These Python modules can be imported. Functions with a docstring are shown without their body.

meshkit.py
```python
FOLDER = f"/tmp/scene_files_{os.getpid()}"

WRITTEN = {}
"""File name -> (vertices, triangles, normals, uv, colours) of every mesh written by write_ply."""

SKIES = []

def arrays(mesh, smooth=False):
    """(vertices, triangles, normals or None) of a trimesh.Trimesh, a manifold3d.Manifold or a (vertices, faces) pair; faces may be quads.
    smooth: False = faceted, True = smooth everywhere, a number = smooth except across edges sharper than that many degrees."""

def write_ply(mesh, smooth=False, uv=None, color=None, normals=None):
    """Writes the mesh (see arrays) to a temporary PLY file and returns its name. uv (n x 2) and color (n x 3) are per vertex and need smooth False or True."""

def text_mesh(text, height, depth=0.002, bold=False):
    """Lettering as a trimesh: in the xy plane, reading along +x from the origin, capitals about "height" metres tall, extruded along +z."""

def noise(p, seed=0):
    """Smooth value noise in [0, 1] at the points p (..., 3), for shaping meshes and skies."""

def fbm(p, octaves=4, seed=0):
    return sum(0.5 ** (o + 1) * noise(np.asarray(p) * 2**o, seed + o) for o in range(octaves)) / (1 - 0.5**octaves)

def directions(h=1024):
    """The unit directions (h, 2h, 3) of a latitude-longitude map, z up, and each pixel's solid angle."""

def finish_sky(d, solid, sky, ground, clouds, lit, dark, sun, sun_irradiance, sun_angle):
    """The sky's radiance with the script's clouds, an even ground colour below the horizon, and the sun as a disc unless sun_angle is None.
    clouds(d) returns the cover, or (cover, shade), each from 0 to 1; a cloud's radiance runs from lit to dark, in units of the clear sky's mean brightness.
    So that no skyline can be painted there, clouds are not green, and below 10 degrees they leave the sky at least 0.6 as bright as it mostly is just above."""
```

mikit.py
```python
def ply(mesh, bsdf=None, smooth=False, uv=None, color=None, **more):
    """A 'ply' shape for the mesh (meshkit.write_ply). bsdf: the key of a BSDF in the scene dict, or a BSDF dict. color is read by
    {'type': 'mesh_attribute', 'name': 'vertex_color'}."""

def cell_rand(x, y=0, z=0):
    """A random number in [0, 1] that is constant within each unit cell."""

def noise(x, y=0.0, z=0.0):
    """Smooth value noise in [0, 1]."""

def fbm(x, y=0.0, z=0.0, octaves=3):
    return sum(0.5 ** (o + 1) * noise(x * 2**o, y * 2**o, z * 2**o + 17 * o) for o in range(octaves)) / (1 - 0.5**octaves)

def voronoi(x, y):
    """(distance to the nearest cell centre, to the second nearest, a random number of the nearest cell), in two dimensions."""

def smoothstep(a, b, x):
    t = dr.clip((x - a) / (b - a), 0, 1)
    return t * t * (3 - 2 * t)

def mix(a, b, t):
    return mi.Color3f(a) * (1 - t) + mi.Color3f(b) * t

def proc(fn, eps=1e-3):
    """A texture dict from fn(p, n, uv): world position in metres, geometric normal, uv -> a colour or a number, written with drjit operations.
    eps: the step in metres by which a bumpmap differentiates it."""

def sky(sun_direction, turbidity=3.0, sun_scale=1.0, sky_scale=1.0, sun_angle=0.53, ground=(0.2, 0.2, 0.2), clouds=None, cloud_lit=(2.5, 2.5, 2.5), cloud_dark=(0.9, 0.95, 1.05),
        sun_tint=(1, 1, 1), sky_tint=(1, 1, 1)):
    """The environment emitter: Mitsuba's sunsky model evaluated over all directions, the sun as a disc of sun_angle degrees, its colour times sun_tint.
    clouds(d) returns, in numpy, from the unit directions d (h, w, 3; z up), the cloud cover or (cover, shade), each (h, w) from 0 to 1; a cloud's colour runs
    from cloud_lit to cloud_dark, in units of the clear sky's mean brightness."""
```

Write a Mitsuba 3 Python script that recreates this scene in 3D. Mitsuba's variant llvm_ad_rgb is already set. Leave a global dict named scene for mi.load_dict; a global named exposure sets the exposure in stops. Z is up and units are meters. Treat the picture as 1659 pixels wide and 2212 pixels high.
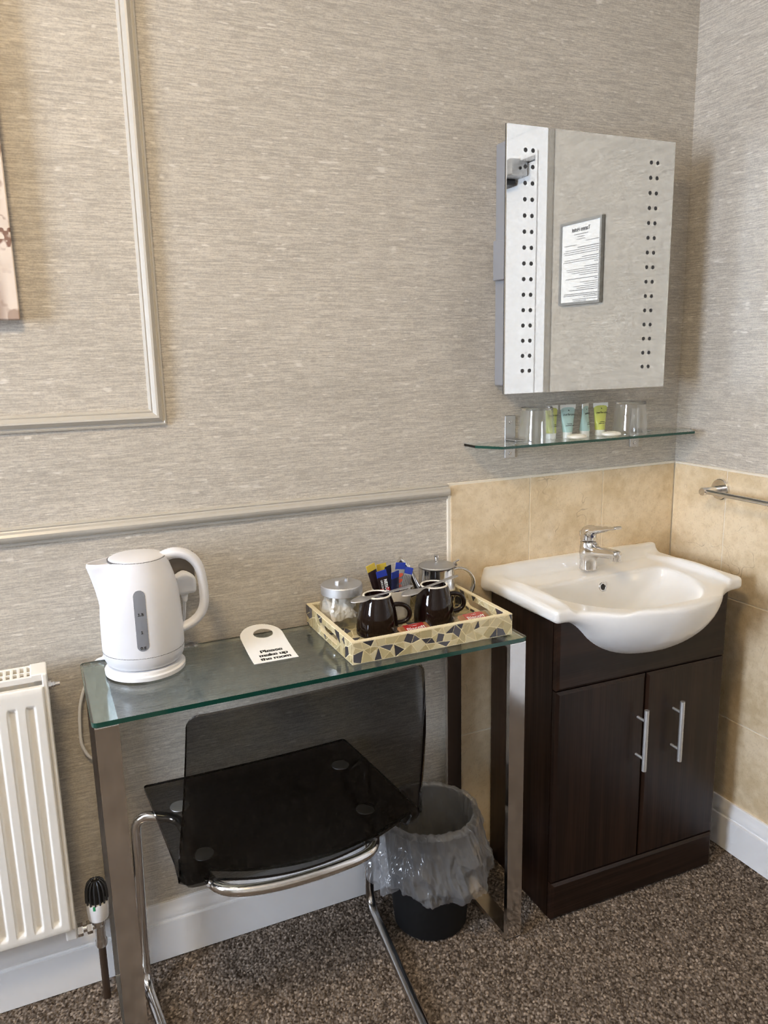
import math, numpy as np, trimesh, mitsuba as mi, drjit as dr, mikit, meshkit
from mikit import proc, noise, fbm, smoothstep, mix, cell_rand
from shapely.geometry import Polygon, MultiPoint, box as sbox, Point, LineString
from shapely.ops import voronoi_diagram, unary_union
from shapely import affinity
T = mi.ScalarTransform4f
PI = math.pi
scene, labels = {}, {}

# ---------------------------------------------------------------- camera
CAM = np.array([-1.6503, -1.6501, 1.3671]); YAW, PITCH, ROLL, FPX = 0.4239, -0.2049, -0.0213, 1682.35
_f = np.array([math.sin(YAW) * math.cos(PITCH), math.cos(YAW) * math.cos(PITCH), math.sin(PITCH)])
_r = np.array([math.cos(YAW), -math.sin(YAW), 0.0]); _u = np.cross(_r, _f)
_up = -math.sin(ROLL) * _r + math.cos(ROLL) * _u
scene['camera'] = {'type': 'perspective', 'fov': math.degrees(2 * math.atan(1659 / 2 / FPX)), 'fov_axis': 'x', 'near_clip': 0.05, 'far_clip': 50.0,
                   'to_world': T().look_at(origin=CAM.tolist(), target=(CAM + _f).tolist(), up=_up.tolist())}
# ---------------------------------------------------------------- light
exposure = 0.85
WINDOW_LIGHT = [18.0, 21.0, 26.0]        # daylight behind the window's pale blind
LAMP_LIGHT = [44.0, 33.0, 18.8]       # warm ceiling lamp
WIN_Y, WIN_Z = (-1.75, -0.85), (0.95, 2.2)
LAMP_AT, LAMP_R = (-1.90, -1.30, 2.42), 0.16
RX0, RY0, RZ1 = -4.4, -3.3, 2.5       # room: x from RX0 to 0, y from RY0 to 0, height RZ1

# ---------------------------------------------------------------- helpers
def srgb(r, g, b):
    c = np.array([r, g, b]) / 255.0
    return [float(v) for v in np.where(c <= 0.04045, c / 12.92, ((c + 0.055) / 1.055) ** 2.4)]
def rgb(c): return {'type': 'rgb', 'value': [float(v) for v in c]}
def uniq(key):
    if key not in scene and key not in labels: return key
    i = 1
    while f'{key}_{i:03d}' in scene or f'{key}_{i:03d}' in labels: i += 1
    return f'{key}_{i:03d}'
def add(key, mesh, bsdf, smooth=False, label=None, cat=None, group=None, kind=None, color=None, m=None, **more):
    key = uniq(key)
    if not isinstance(mesh, dict) and bsdf in ('m_glass', 'm_glass_top') and mesh.volume < 0: mesh = mesh.copy(); mesh.invert()
    if isinstance(mesh, dict): d = dict(mesh)
    else:
        if m is not None:
            mesh = mesh.copy(); mesh.apply_transform(m)
        d = mikit.ply(mesh, bsdf, smooth=smooth, color=color, **more)
    scene[key] = d
    tag(key, label, cat, group, kind)
    return key
def tag(key, label=None, cat=None, group=None, kind=None):
    e = {k: v for k, v in (('label', label), ('category', cat), ('group', group), ('kind', kind)) if v}
    if e: labels[key] = e
def thing(key, label, cat, group=None):
    key = uniq(key); labels[key] = {'label': label, 'category': cat}
    if group: labels[key]['group'] = group
    return key
cat_ = trimesh.util.concatenate
def trans(x, y, z): return trimesh.transformations.translation_matrix([x, y, z])
def rotz(a, c=(0, 0, 0)): return trimesh.transformations.rotation_matrix(a, [0, 0, 1], c)
def rot(a, ax, c=(0, 0, 0)): return trimesh.transformations.rotation_matrix(a, ax, c)
def frame(o, xd, yd):
    xd = np.array(xd, float); xd /= np.linalg.norm(xd)
    yd = np.array(yd, float); yd -= xd * (xd @ yd); yd /= np.linalg.norm(yd)
    M = np.eye(4); M[:3, 0], M[:3, 1], M[:3, 2], M[:3, 3] = xd, yd, np.cross(xd, yd), o
    return M
def bbox(x0, x1, y0, y1, z0, z1, b=0.0):
    if b <= 0:
        m = trimesh.creation.box([x1 - x0, y1 - y0, z1 - z0]); m.apply_translation([(x0 + x1) / 2, (y0 + y1) / 2, (z0 + z1) / 2]); return m
    P = []
    for x, sx in ((x0, 1), (x1, -1)):
        for y, sy in ((y0, 1), (y1, -1)):
            for z, sz in ((z0, 1), (z1, -1)):
                P += [[x + sx * b, y + sy * b, z], [x + sx * b, y, z + sz * b], [x, y + sy * b, z + sz * b]]
    return trimesh.convex.convex_hull(np.array(P))
_ball = trimesh.creation.uv_sphere(1.0, count=[8, 12]).vertices
def rbox(x0, x1, y0, y1, z0, z1, r):
    P = [np.array([x, y, z]) + r * _ball for x in (x0 + r, x1 - r) for y in (y0 + r, y1 - r) for z in (z0 + r, z1 - r)]
    return trimesh.convex.convex_hull(np.vstack(P))
def grid_faces(n, m, wrap_n=False, wrap_m=False):
    i, j = np.meshgrid(np.arange(n if wrap_n else n - 1), np.arange(m if wrap_m else m - 1), indexing='ij')
    i2, j2 = (i + 1) % n, (j + 1) % m
    a, b, c, d = i * m + j, i2 * m + j, i2 * m + j2, i * m + j2
    return np.vstack([np.stack([a, b, c], -1).reshape(-1, 3), np.stack([a, c, d], -1).reshape(-1, 3)])
def lathe(profile, n=48, at=(0, 0, 0)):
    """profile (r, z) from bottom outside upwards; closed when it starts and ends at r = 0."""
    p = np.array(profile, float); a = np.arange(n) * 2 * PI / n
    v = np.stack([np.cos(a)[:, None] * p[:, 0], np.sin(a)[:, None] * p[:, 0], np.broadcast_to(p[:, 1], (n, len(p)))], -1).reshape(-1, 3)
    me = trimesh.Trimesh(v + np.array(at), grid_faces(n, len(p), wrap_n=True), process=False)
    me.merge_vertices(); me.update_faces(me.nondegenerate_faces()); return me
def lathe_loop(profile, n=48, at=(0, 0, 0)):
    p = np.array(profile, float)
    return lathe(np.vstack([p, p[:1]]), n, at)
def spline(pts, n=60):
    from scipy.interpolate import CubicSpline
    p = np.array(pts, float); t = np.r_[0, np.cumsum(np.linalg.norm(np.diff(p, axis=0), axis=1))]
    return CubicSpline(t, p)(np.linspace(0, t[-1], n))
def fillet(pts, r, n=7, closed=False):
    p = [np.array(q, float) for q in pts]; out = []; N = len(p)
    for i in range(N):
        if not closed and i in (0, N - 1): out.append(p[i]); continue
        a, b, c = p[i - 1], p[i], p[(i + 1) % N]
        d0, d1 = a - b, c - b; l0, l1 = np.linalg.norm(d0), np.linalg.norm(d1); d0 /= l0; d1 /= l1
        ang = math.acos(np.clip(d0 @ d1, -1, 1))
        if ang > PI - 0.02: out.append(b); continue
        t = min(r / math.tan(ang / 2), 0.45 * l0, 0.45 * l1)
        for k in range(n + 1):
            s = k / n; out.append((1 - s) ** 2 * (b + d0 * t) + 2 * s * (1 - s) * b + s * s * (b + d1 * t))
    return np.array(out)
def tube(path, r, n=14, closed=False, flat=None, up=None, caps=True):
    """r: radius (number or per point); flat = (a, b): half axes along the normal and binormal."""
    p = np.array(path, float); N = len(p)
    if closed: t = np.roll(p, -1, 0) - np.roll(p, 1, 0)
    else: t = np.gradient(p, axis=0)
    t /= np.linalg.norm(t, axis=1, keepdims=True)
    nn = np.zeros_like(p)
    if up is None:
        u0 = np.array([0, 0, 1.0]) if abs(t[0, 2]) < 0.8 else np.array([1.0, 0, 0])
        v = u0 - t[0] * (u0 @ t[0]); nn[0] = v / np.linalg.norm(v)
        for i in range(1, N):
            v = nn[i - 1] - t[i] * (nn[i - 1] @ t[i]); nn[i] = v / np.linalg.norm(v)
    else:
        u0 = np.array(up, float); nn = u0 - t * (t @ u0)[:, None]; nn /= np.linalg.norm(nn, axis=1, keepdims=True)
    bb = np.cross(t, nn); a = np.arange(n) * 2 * PI / n
    if flat is not None: fa, fb = (np.broadcast_to(x, (N,)) for x in flat)
    else: fa = fb = np.broadcast_to(r, (N,))
    v = p[:, None] + np.cos(a)[None, :, None] * (nn * fa[:, None])[:, None] + np.sin(a)[None, :, None] * (bb * fb[:, None])[:, None]
    f = grid_faces(N, n, wrap_n=closed, wrap_m=True); v = v.reshape(-1, 3)
    if not closed and caps:
        v = np.vstack([v, p[0], p[-1]]); c0, c1 = len(v) - 2, len(v) - 1; k = np.arange(n); k2 = (k + 1) % n
        f = np.vstack([f, np.stack([k, k2, k * 0 + c0], 1)[:, ::-1][:, ::-1], np.stack([(N - 1) * n + k2, (N - 1) * n + k, k * 0 + c1], 1)])
    me = trimesh.Trimesh(v, f, process=False); trimesh.repair.fix_normals(me) if not closed else None
    return me
def extrude(poly, h, M=None):
    me = trimesh.creation.extrude_polygon(poly, h, engine='earcut')
    if M is not None: me.apply_transform(M)
    return me
XZ = lambda y: frame((0, y, 0), (1, 0, 0), (0, 0, 1))       # local (x, y) -> world (x, z), extruded towards -y
YZ = lambda x: frame((x, 0, 0), (0, 1, 0), (0, 0, 1))       # local (x, y) -> world (y, z), extruded towards +x
def rrect(x0, y0, x1, y1, r, n=6): return sbox(x0 + r, y0 + r, x1 - r, y1 - r).buffer(r, quad_segs=n)
def text_at(text, h, o, xd, yd, depth=0.0004, bold=False, stretch=1.0, center=True, fat=0.0):
    me = meshkit.text_mesh(text, h, depth, bold)
    if fat: me = cat_([me] + [me.copy().apply_translation([k * fat * h, 0, 0]) for k in (-1, 1)])
    me.apply_transform(np.diag([stretch, 1, 1, 1]))
    if center: me.apply_translation([-me.bounds[:, 0].mean(), 0, 0])
    me.apply_transform(frame(o, xd, yd)); return me
def surface_net(f, lo, hi, h):
    ax = [np.arange(l, u + h, h) for l, u in zip(lo, hi)]
    g = np.stack(np.meshgrid(*ax, indexing='ij'), -1); d = f(g[..., 0], g[..., 1], g[..., 2]); s = d < 0
    n = np.array(d.shape); c = n - 1
    acc = np.zeros((*c, 3)); cnt = np.zeros(c)
    import itertools
    corners = list(itertools.product((0, 1), repeat=3))
    sl = lambda o: tuple(slice(o[k], o[k] + c[k]) for k in range(3))
    for k in range(3):
        for o in corners:
            if o[k]: continue
            o2 = list(o); o2[k] = 1
            a, b = d[sl(o)], d[sl(o2)]; x = (a < 0) != (b < 0); t = np.where(x, a / np.where(x, a - b, 1), 0)
            for q in range(3): acc[..., q] += np.where(x, (o[q] + t) if q == k else o[q], 0)
            cnt += x
    on = cnt > 0; idx = -np.ones(c, int); idx[on] = np.arange(on.sum())
    base = np.stack(np.meshgrid(*[np.arange(q) for q in c], indexing='ij'), -1)
    v = np.array(lo) + h * (base[on] + acc[on] / cnt[on][:, None]); F = []
    for k in range(3):
        a, b = (k + 1) % 3, (k + 2) % 3
        o = [slice(None)] * 3; o2 = [slice(None)] * 3; o[k], o2[k] = slice(0, -1), slice(1, None)
        ch = np.argwhere(s[tuple(o)] != s[tuple(o2)]); ch = ch[(ch[:, a] > 0) & (ch[:, b] > 0) & (ch[:, a] < n[a] - 1) & (ch[:, b] < n[b] - 1)]
        ins = s[tuple(ch.T)]
        def I(da, db):
            q = ch.copy(); q[:, a] += da; q[:, b] += db; return idx[tuple(q.T)]
        Q = np.stack([I(-1, -1), I(0, -1), I(0, 0), I(-1, 0)], 1); Q[~ins] = Q[~ins][:, ::-1]; F.append(Q)
    Q = np.vstack(F); me = trimesh.Trimesh(v, np.vstack([Q[:, [0, 1, 2]], Q[:, [0, 2, 3]]]), process=False)
    trimesh.smoothing.filter_taubin(me, iterations=6); return me
def smin(a, b, k):
    hh = np.clip(0.5 + 0.5 * (b - a) / k, 0, 1); return b + (a - b) * hh - k * hh * (1 - hh)
def smax(a, b, k): return -smin(-a, -b, k)
def sd_rbox(x, y, z, c, hs, r):
    q = [np.abs(p - cc) - (h_ - r) for p, cc, h_ in zip((x, y, z), c, hs)]
    return np.sqrt(sum(np.maximum(k, 0) ** 2 for k in q)) + np.minimum(np.maximum(np.maximum(q[0], q[1]), q[2]), 0) - r
def sd_ell(x, y, z, c, r):
    p = [(a - cc) / rr for a, cc, rr in zip((x, y, z), c, r)]; k0 = np.sqrt(sum(q * q for q in p)); k1 = np.sqrt(sum((q / rr) ** 2 for q, rr in zip(p, r)))
    return k0 * (k0 - 1) / np.maximum(k1, 1e-9)
def sd_cap(x, y, z, a, b, ra, rb=None):
    rb = ra if rb is None else rb; a, b = np.array(a), np.array(b); ba = b - a
    t = np.clip(((x - a[0]) * ba[0] + (y - a[1]) * ba[1] + (z - a[2]) * ba[2]) / (ba @ ba), 0, 1)
    return np.sqrt((x - a[0] - t * ba[0]) ** 2 + (y - a[1] - t * ba[1]) ** 2 + (z - a[2] - t * ba[2]) ** 2) - (ra + t * (rb - ra))

# ---------------------------------------------------------------- materials
def mat(name, d): scene[name] = d
def two(b): return {'type': 'twosided', 'bsdf': b}
def plain(name, c, rough=0.5, spec=0.5, metallic=0.0, **k):
    mat(name, two({'type': 'principled', 'base_color': c if isinstance(c, dict) else rgb(c), 'roughness': rough, 'specular': spec, 'metallic': metallic, **k}))
def wallpaper(p, n, uv):
    h = p.x + p.y; z = p.z + 0.0016 * noise(h * 9, p.z * 30)
    a = noise(h * 30, z * 640); b = noise(h * 120, z * 880, 3.0); c = fbm(h * 6, p.z * 14, 5.0, octaves=3)
    s = 0.42 * a + 0.33 * b + 0.25 * noise(h * 430, z * 460, 6.0)
    fleck = smoothstep(0.74, 0.93, noise(h * 38 + 7, z * 330, 9.0)) * smoothstep(0.45, 0.8, noise(h * 90, z * 120, 2.0))
    col = mix(srgb(164, 157, 147), srgb(198, 191, 179), smoothstep(0.15, 0.85, s))
    col = col * (0.93 + 0.14 * c)
    return mix(col, srgb(236, 231, 222), fleck * 0.45)
def wallpaper_h(p, n, uv):
    h = p.x + p.y; z = p.z + 0.0016 * noise(h * 9, p.z * 30)
    return 0.55 * noise(h * 30, z * 640) + 0.45 * noise(h * 120, z * 880, 3.0)
mat('m_wallpaper', two({'type': 'bumpmap', 'arbitrary': proc(wallpaper_h, eps=0.0006), 'scale': 0.0004,
                        'bsdf': {'type': 'principled', 'base_color': proc(wallpaper), 'roughness': 0.62, 'specular': 0.35}}))
plain('m_ceiling', srgb(236, 233, 226), 0.8, 0.2)
plain('m_paint', srgb(180, 175, 165), 0.32, 0.5)         # trims
plain('m_white_paint', srgb(228, 228, 228), 0.35, 0.5)
def tilecol(p, n, uv):
    h = p.x * 1.0 - p.y * 1.0
    a = fbm(h * 9, p.z * 9, 1.0, octaves=4); b = fbm(h * 60, p.z * 60, 4.0, octaves=3)
    c = fbm(h * 11 + 3, p.z * 14, 8.0, octaves=3) - 0.5
    vein = smoothstep(0.007, 0.0, dr.abs(c)) * smoothstep(0.66, 0.82, noise(h * 22, p.z * 22, 6.0))
    pit = smoothstep(0.62, 0.9, noise(h * 300, p.z * 300, 2.0)) * 0.16
    col = mix(srgb(202, 181, 146), srgb(226, 208, 178), smoothstep(0.25, 0.75, 0.6 * a + 0.4 * b))
    col = mix(col, srgb(168, 144, 106), pit)
    return mix(col, srgb(120, 98, 70), vein * 0.4)
mat('m_tile', two({'type': 'principled', 'base_color': proc(tilecol), 'roughness': 0.22, 'specular': 0.5}))
plain('m_grout', srgb(222, 214, 198), 0.7, 0.2)
plain('m_white_plastic', srgb(228, 228, 229), 0.28, 0.5)
plain('m_kettle', srgb(216, 216, 219), 0.3, 0.5)
plain('m_grey_plastic', srgb(150, 152, 156), 0.35)
plain('m_dark_plastic', srgb(45, 46, 48), 0.35)
plain('m_black', srgb(22, 22, 23), 0.45)
plain('m_ink', srgb(20, 20, 22), 0.6)
plain('m_groove', srgb(95, 95, 96), 0.6)
plain('m_ceramic', srgb(228, 227, 224), 0.06, 0.6)
mat('m_chrome', two({'type': 'roughconductor', 'alpha': 0.012, 'distribution': 'ggx', 'material': 'none', 'specular_reflectance': rgb([0.72, 0.71, 0.70])}))
mat('m_mirror', two({'type': 'conductor', 'material': 'none', 'specular_reflectance': rgb([0.88, 0.90, 0.89])}))
mat('m_steel', two({'type': 'roughconductor', 'alpha': 0.22, 'distribution': 'ggx', 'material': 'none', 'specular_reflectance': rgb([0.60, 0.60, 0.60])}))
mat('m_satin', two({'type': 'roughconductor', 'alpha': 0.32, 'distribution': 'ggx', 'material': 'none', 'specular_reflectance': rgb([0.72, 0.72, 0.72])}))
plain('m_cabinet_grey', srgb(150, 151, 155), 0.4, 0.5, 0.25)
mat('m_thin_glass', {'type': 'thindielectric', 'int_ior': 1.5, 'specular_transmittance': rgb([0.985, 0.99, 0.988])})
mat('m_glass', {'type': 'dielectric', 'int_ior': 1.5, 'ext_ior': 1.0})
mat('m_glass_top', {'type': 'dielectric', 'int_ior': 1.5, 'ext_ior': 1.0, 'specular_transmittance': rgb([0.90, 0.955, 0.945])})
plain('m_glass_edge', srgb(18, 62, 52), 0.08, 0.7)
plain('m_glass_edge_light', srgb(80, 128, 120), 0.1, 0.7)
mat('m_smoke', {'type': 'thindielectric', 'int_ior': 1.18, 'specular_transmittance': rgb([0.37, 0.365, 0.36])})
mat('m_film', {'type': 'principledthin', 'base_color': rgb([0.88, 0.88, 0.88]), 'roughness': 0.12, 'spec_trans': 0.55, 'diff_trans': 0.9, 'eta': 1.4})
mat('m_liner', {'type': 'principledthin', 'base_color': rgb([0.90, 0.91, 0.93]), 'roughness': 0.07, 'spec_trans': 0.82, 'diff_trans': 0.8, 'eta': 1.45})
mat('m_wrap', {'type': 'thindielectric', 'int_ior': 1.5, 'specular_transmittance': rgb([0.94, 0.94, 0.93])})
def woodf(along):
    def fn(p, n, uv):
        l, a, b = (p.z, p.x, p.y) if along == 'z' else (p.x, p.z, p.y)
        g = fbm(a * 90 + b * 90, l * 3.0, 2.0, octaves=3); h = noise(a * 420 + b * 420, l * 9.0, 5.0)
        w = fbm(a * 14 + b * 14, l * 1.2, 9.0, octaves=2)
        return mix(srgb(20, 10, 6), srgb(43, 26, 17), smoothstep(0.2, 0.85, 0.5 * g + 0.2 * h + 0.3 * w))
    return fn
mat('m_wood', two({'type': 'principled', 'base_color': proc(woodf('z')), 'roughness': 0.36, 'specular': 0.32}))
mat('m_wood_flat', two({'type': 'principled', 'base_color': proc(woodf('x')), 'roughness': 0.36, 'specular': 0.32}))
def carpet(p, n, uv):
    return mix(srgb(46, 38, 31), srgb(138, 124, 110), smoothstep(0.25, 0.8, noise(p.x * 125, p.y * 125)))
mat('m_carpet_far', two({'type': 'diffuse', 'reflectance': proc(carpet)}))
mat('m_carpet', two({'type': 'diffuse', 'reflectance': {'type': 'mesh_attribute', 'name': 'vertex_color'}}))
mat('m_attr', two({'type': 'principled', 'base_color': {'type': 'mesh_attribute', 'name': 'vertex_color'}, 'roughness': 0.4}))
def canvasf(p, n, uv):
    f = fbm(p.x * 26, p.z * 26, 3.0, octaves=4); g = fbm(p.x * 7 + 2, p.z * 5, 7.0, octaves=3)
    st = smoothstep(0.52, 0.62, f) * smoothstep(0.48, 0.60, g)
    trunk = smoothstep(0.30, 0.55, fbm(p.x * 40, p.z * 6, 1.0, octaves=3)) * smoothstep(1.60, 1.44, p.z) * smoothstep(-1.655, -1.68, p.x)
    flower = smoothstep(0.028, 0.016, dr.sqrt(dr.square(p.x + 1.660) + dr.square(p.z - 1.588)) + 0.022 * (noise(p.x * 120, p.z * 120) - 0.5))
    base = mix(srgb(222, 210, 198), srgb(206, 190, 178), fbm(p.x * 3, p.z * 3, 1.0))
    c = mix(base, srgb(150, 125, 110), st * 0.8)
    c = mix(c, srgb(140, 116, 104), trunk * 0.8)
    return mix(c, srgb(128, 100, 88), flower * smoothstep(0.35, 0.6, noise(p.x * 150, p.z * 150, 4.0)))
mat('m_canvas', two({'type': 'principled', 'base_color': proc(canvasf), 'roughness': 0.7, 'specular': 0.2}))
plain('m_paper', srgb(244, 244, 242), 0.55, 0.3)
plain('m_teabag', srgb(218, 214, 206), 0.7, 0.2)
plain('m_mug', srgb(20, 9, 7), 0.05, 0.5)
plain('m_unglazed', srgb(226, 220, 206), 0.5)
plain('m_tray', srgb(226, 214, 180), 0.4)
for i, c in enumerate(((176, 162, 122), (190, 176, 138), (166, 152, 112), (200, 188, 152), (184, 170, 128))): plain(f'm_shell_{i}', srgb(*c), 0.22, 0.6, sheen=0.2)
for i, c in enumerate(((62, 60, 64), (78, 76, 80), (50, 48, 52))): plain(f'm_slate_{i}', srgb(*c), 0.2, 0.6)
plain('m_copper', srgb(62, 48, 37), 0.45, 0.5, 0.3)
plain('m_radiator', srgb(232, 229, 222), 0.3, 0.5)
plain('m_soap', srgb(240, 237, 226), 0.35)
plain('m_red', srgb(176, 30, 34), 0.35)
plain('m_biscuit', srgb(158, 108, 66), 0.7, 0.2)
plain('m_gold', srgb(196, 172, 66), 0.3)
plain('m_blue', srgb(38, 58, 150), 0.3)
plain('m_navy', srgb(26, 30, 62), 0.3)
plain('m_coffee', srgb(40, 28, 30), 0.3)
plain('m_silver', srgb(170, 172, 178), 0.3, 0.5, 0.4)
plain('m_orange', srgb(206, 92, 70), 0.35)
plain('m_deep_brown', srgb(34, 22, 20), 0.3)
plain('m_tube_white', srgb(222, 226, 222), 0.3)
plain('m_tube_green', srgb(186, 194, 98), 0.25, 0.6)
plain('m_tube_blue', srgb(166, 198, 196), 0.25, 0.6)
plain('m_bin', srgb(11, 11, 12), 0.6, 0.3)
plain('m_green', srgb(40, 130, 84), 0.4)

# ---------------------------------------------------------------- the room
add('floor', bbox(RX0 - .1, .1, RY0 - .1, .1, -0.08, -0.006), 'm_carpet_far', kind='structure')
def carpet_mesh():
    x0, y0, x1, y1, h, cell = -1.95, -1.12, -0.02, -0.012, 0.0019, 0.0039
    gx, gy = np.arange(x0, x1 + h, h), np.arange(y0, y1 + h, h); X, Y = np.meshgrid(gx, gy, indexing='ij')
    rg = np.random.default_rng(5); N = (int((x1 - x0) / cell) + 4, int((y1 - y0) / cell) + 4)
    ox, oy, hh = rg.random(N), rg.random(N), rg.random(N); tone = np.clip(rg.normal(0.5, 0.24, N), 0, 1)
    cx, cy = ((X - x0) / cell).astype(int) + 1, ((Y - y0) / cell).astype(int) + 1; fx, fy = (X - x0) / cell + 1, (Y - y0) / cell + 1
    best = np.full(X.shape, -1.0); col = np.zeros(X.shape)
    for a in (-1, 0, 1):
        for b in (-1, 0, 1):
            i, j = np.clip(cx + a, 0, N[0] - 1), np.clip(cy + b, 0, N[1] - 1)
            d2 = (fx - i - ox[i, j]) ** 2 + (fy - j - oy[i, j]) ** 2
            v = (0.35 + 0.65 * hh[i, j]) - d2 * 0.9; up = v > best
            best = np.where(up, v, best); col = np.where(up, tone[i, j], col)
    Z = -0.0055 + 0.0055 * np.clip(best, -0.4, 1)
    c0, c1 = np.array(srgb(58, 49, 41)), np.array(srgb(164, 149, 135))
    C = c0 + (c1 - c0) * (col[..., None] ** 1.9)
    v = np.stack([X, Y, Z], -1).reshape(-1, 3)
    return trimesh.Trimesh(v, grid_faces(len(gx), len(gy)), process=False), C.reshape(-1, 3)
_cm, _cc = carpet_mesh()
add('floor__carpet_pile', _cm, 'm_carpet', smooth=True, color=_cc, kind='stuff', label='speckled brown and grey looped carpet pile')
def wall(key, poly, M, th=0.1): return add(key, extrude(poly, th, M), 'm_wallpaper', kind='structure')
wall('wall_back', sbox(RX0 - .1, -.02, .1, RZ1), frame((0, 0.1, 0), (1, 0, 0), (0, 0, 1)))
DY0, DY1, DZ = -1.70, -0.897, 1.992
wall('wall_right', sbox(RY0 - .1, -.02, 0, RZ1).difference(sbox(DY0, -.05, DY1, DZ)), YZ(0.0))
wall('wall_left', sbox(RY0 - .1, -.02, 0, RZ1).difference(sbox(WIN_Y[0], WIN_Z[0], WIN_Y[1], WIN_Z[1])), YZ(RX0 - .1))
wall('wall_front', sbox(RX0 - .1, -.02, .1, RZ1), frame((0, RY0, 0), (1, 0, 0), (0, 0, 1)))
add('ceiling', bbox(RX0 - .1, .1, RY0 - .1, .1, RZ1, RZ1 + .1), 'm_ceiling', kind='structure')
# window on the left wall: the daylight
add('window_1__blind', extrude(sbox(WIN_Y[0], WIN_Z[0], WIN_Y[1], WIN_Z[1]), 0.004, YZ(RX0 - 0.075)), 'm_white_paint',
    label='pale daylit window blind', emitter={'type': 'area', 'radiance': rgb(WINDOW_LIGHT)})
_fr = []
for a, b in ((WIN_Y[0], WIN_Y[0] + .05), (WIN_Y[1] - .05, WIN_Y[1])): _fr.append(bbox(RX0 - .06, RX0 + .015, a, b, WIN_Z[0], WIN_Z[1], .004))
for a, b in ((WIN_Z[0], WIN_Z[0] + .05), (WIN_Z[1] - .05, WIN_Z[1]), (1.50, 1.55)): _fr.append(bbox(RX0 - .06, RX0 + .012, WIN_Y[0], WIN_Y[1], a, b, .004))
add('window_1__frame', cat_(_fr), 'm_white_paint')
add('window_1__sill', bbox(RX0 - .05, RX0 + .09, WIN_Y[0] - .06, WIN_Y[1] + .06, WIN_Z[0] - .035, WIN_Z[0], .005), 'm_white_paint')
tag('window_1', 'window with a pale blind on the left wall', kind='structure')
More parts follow.
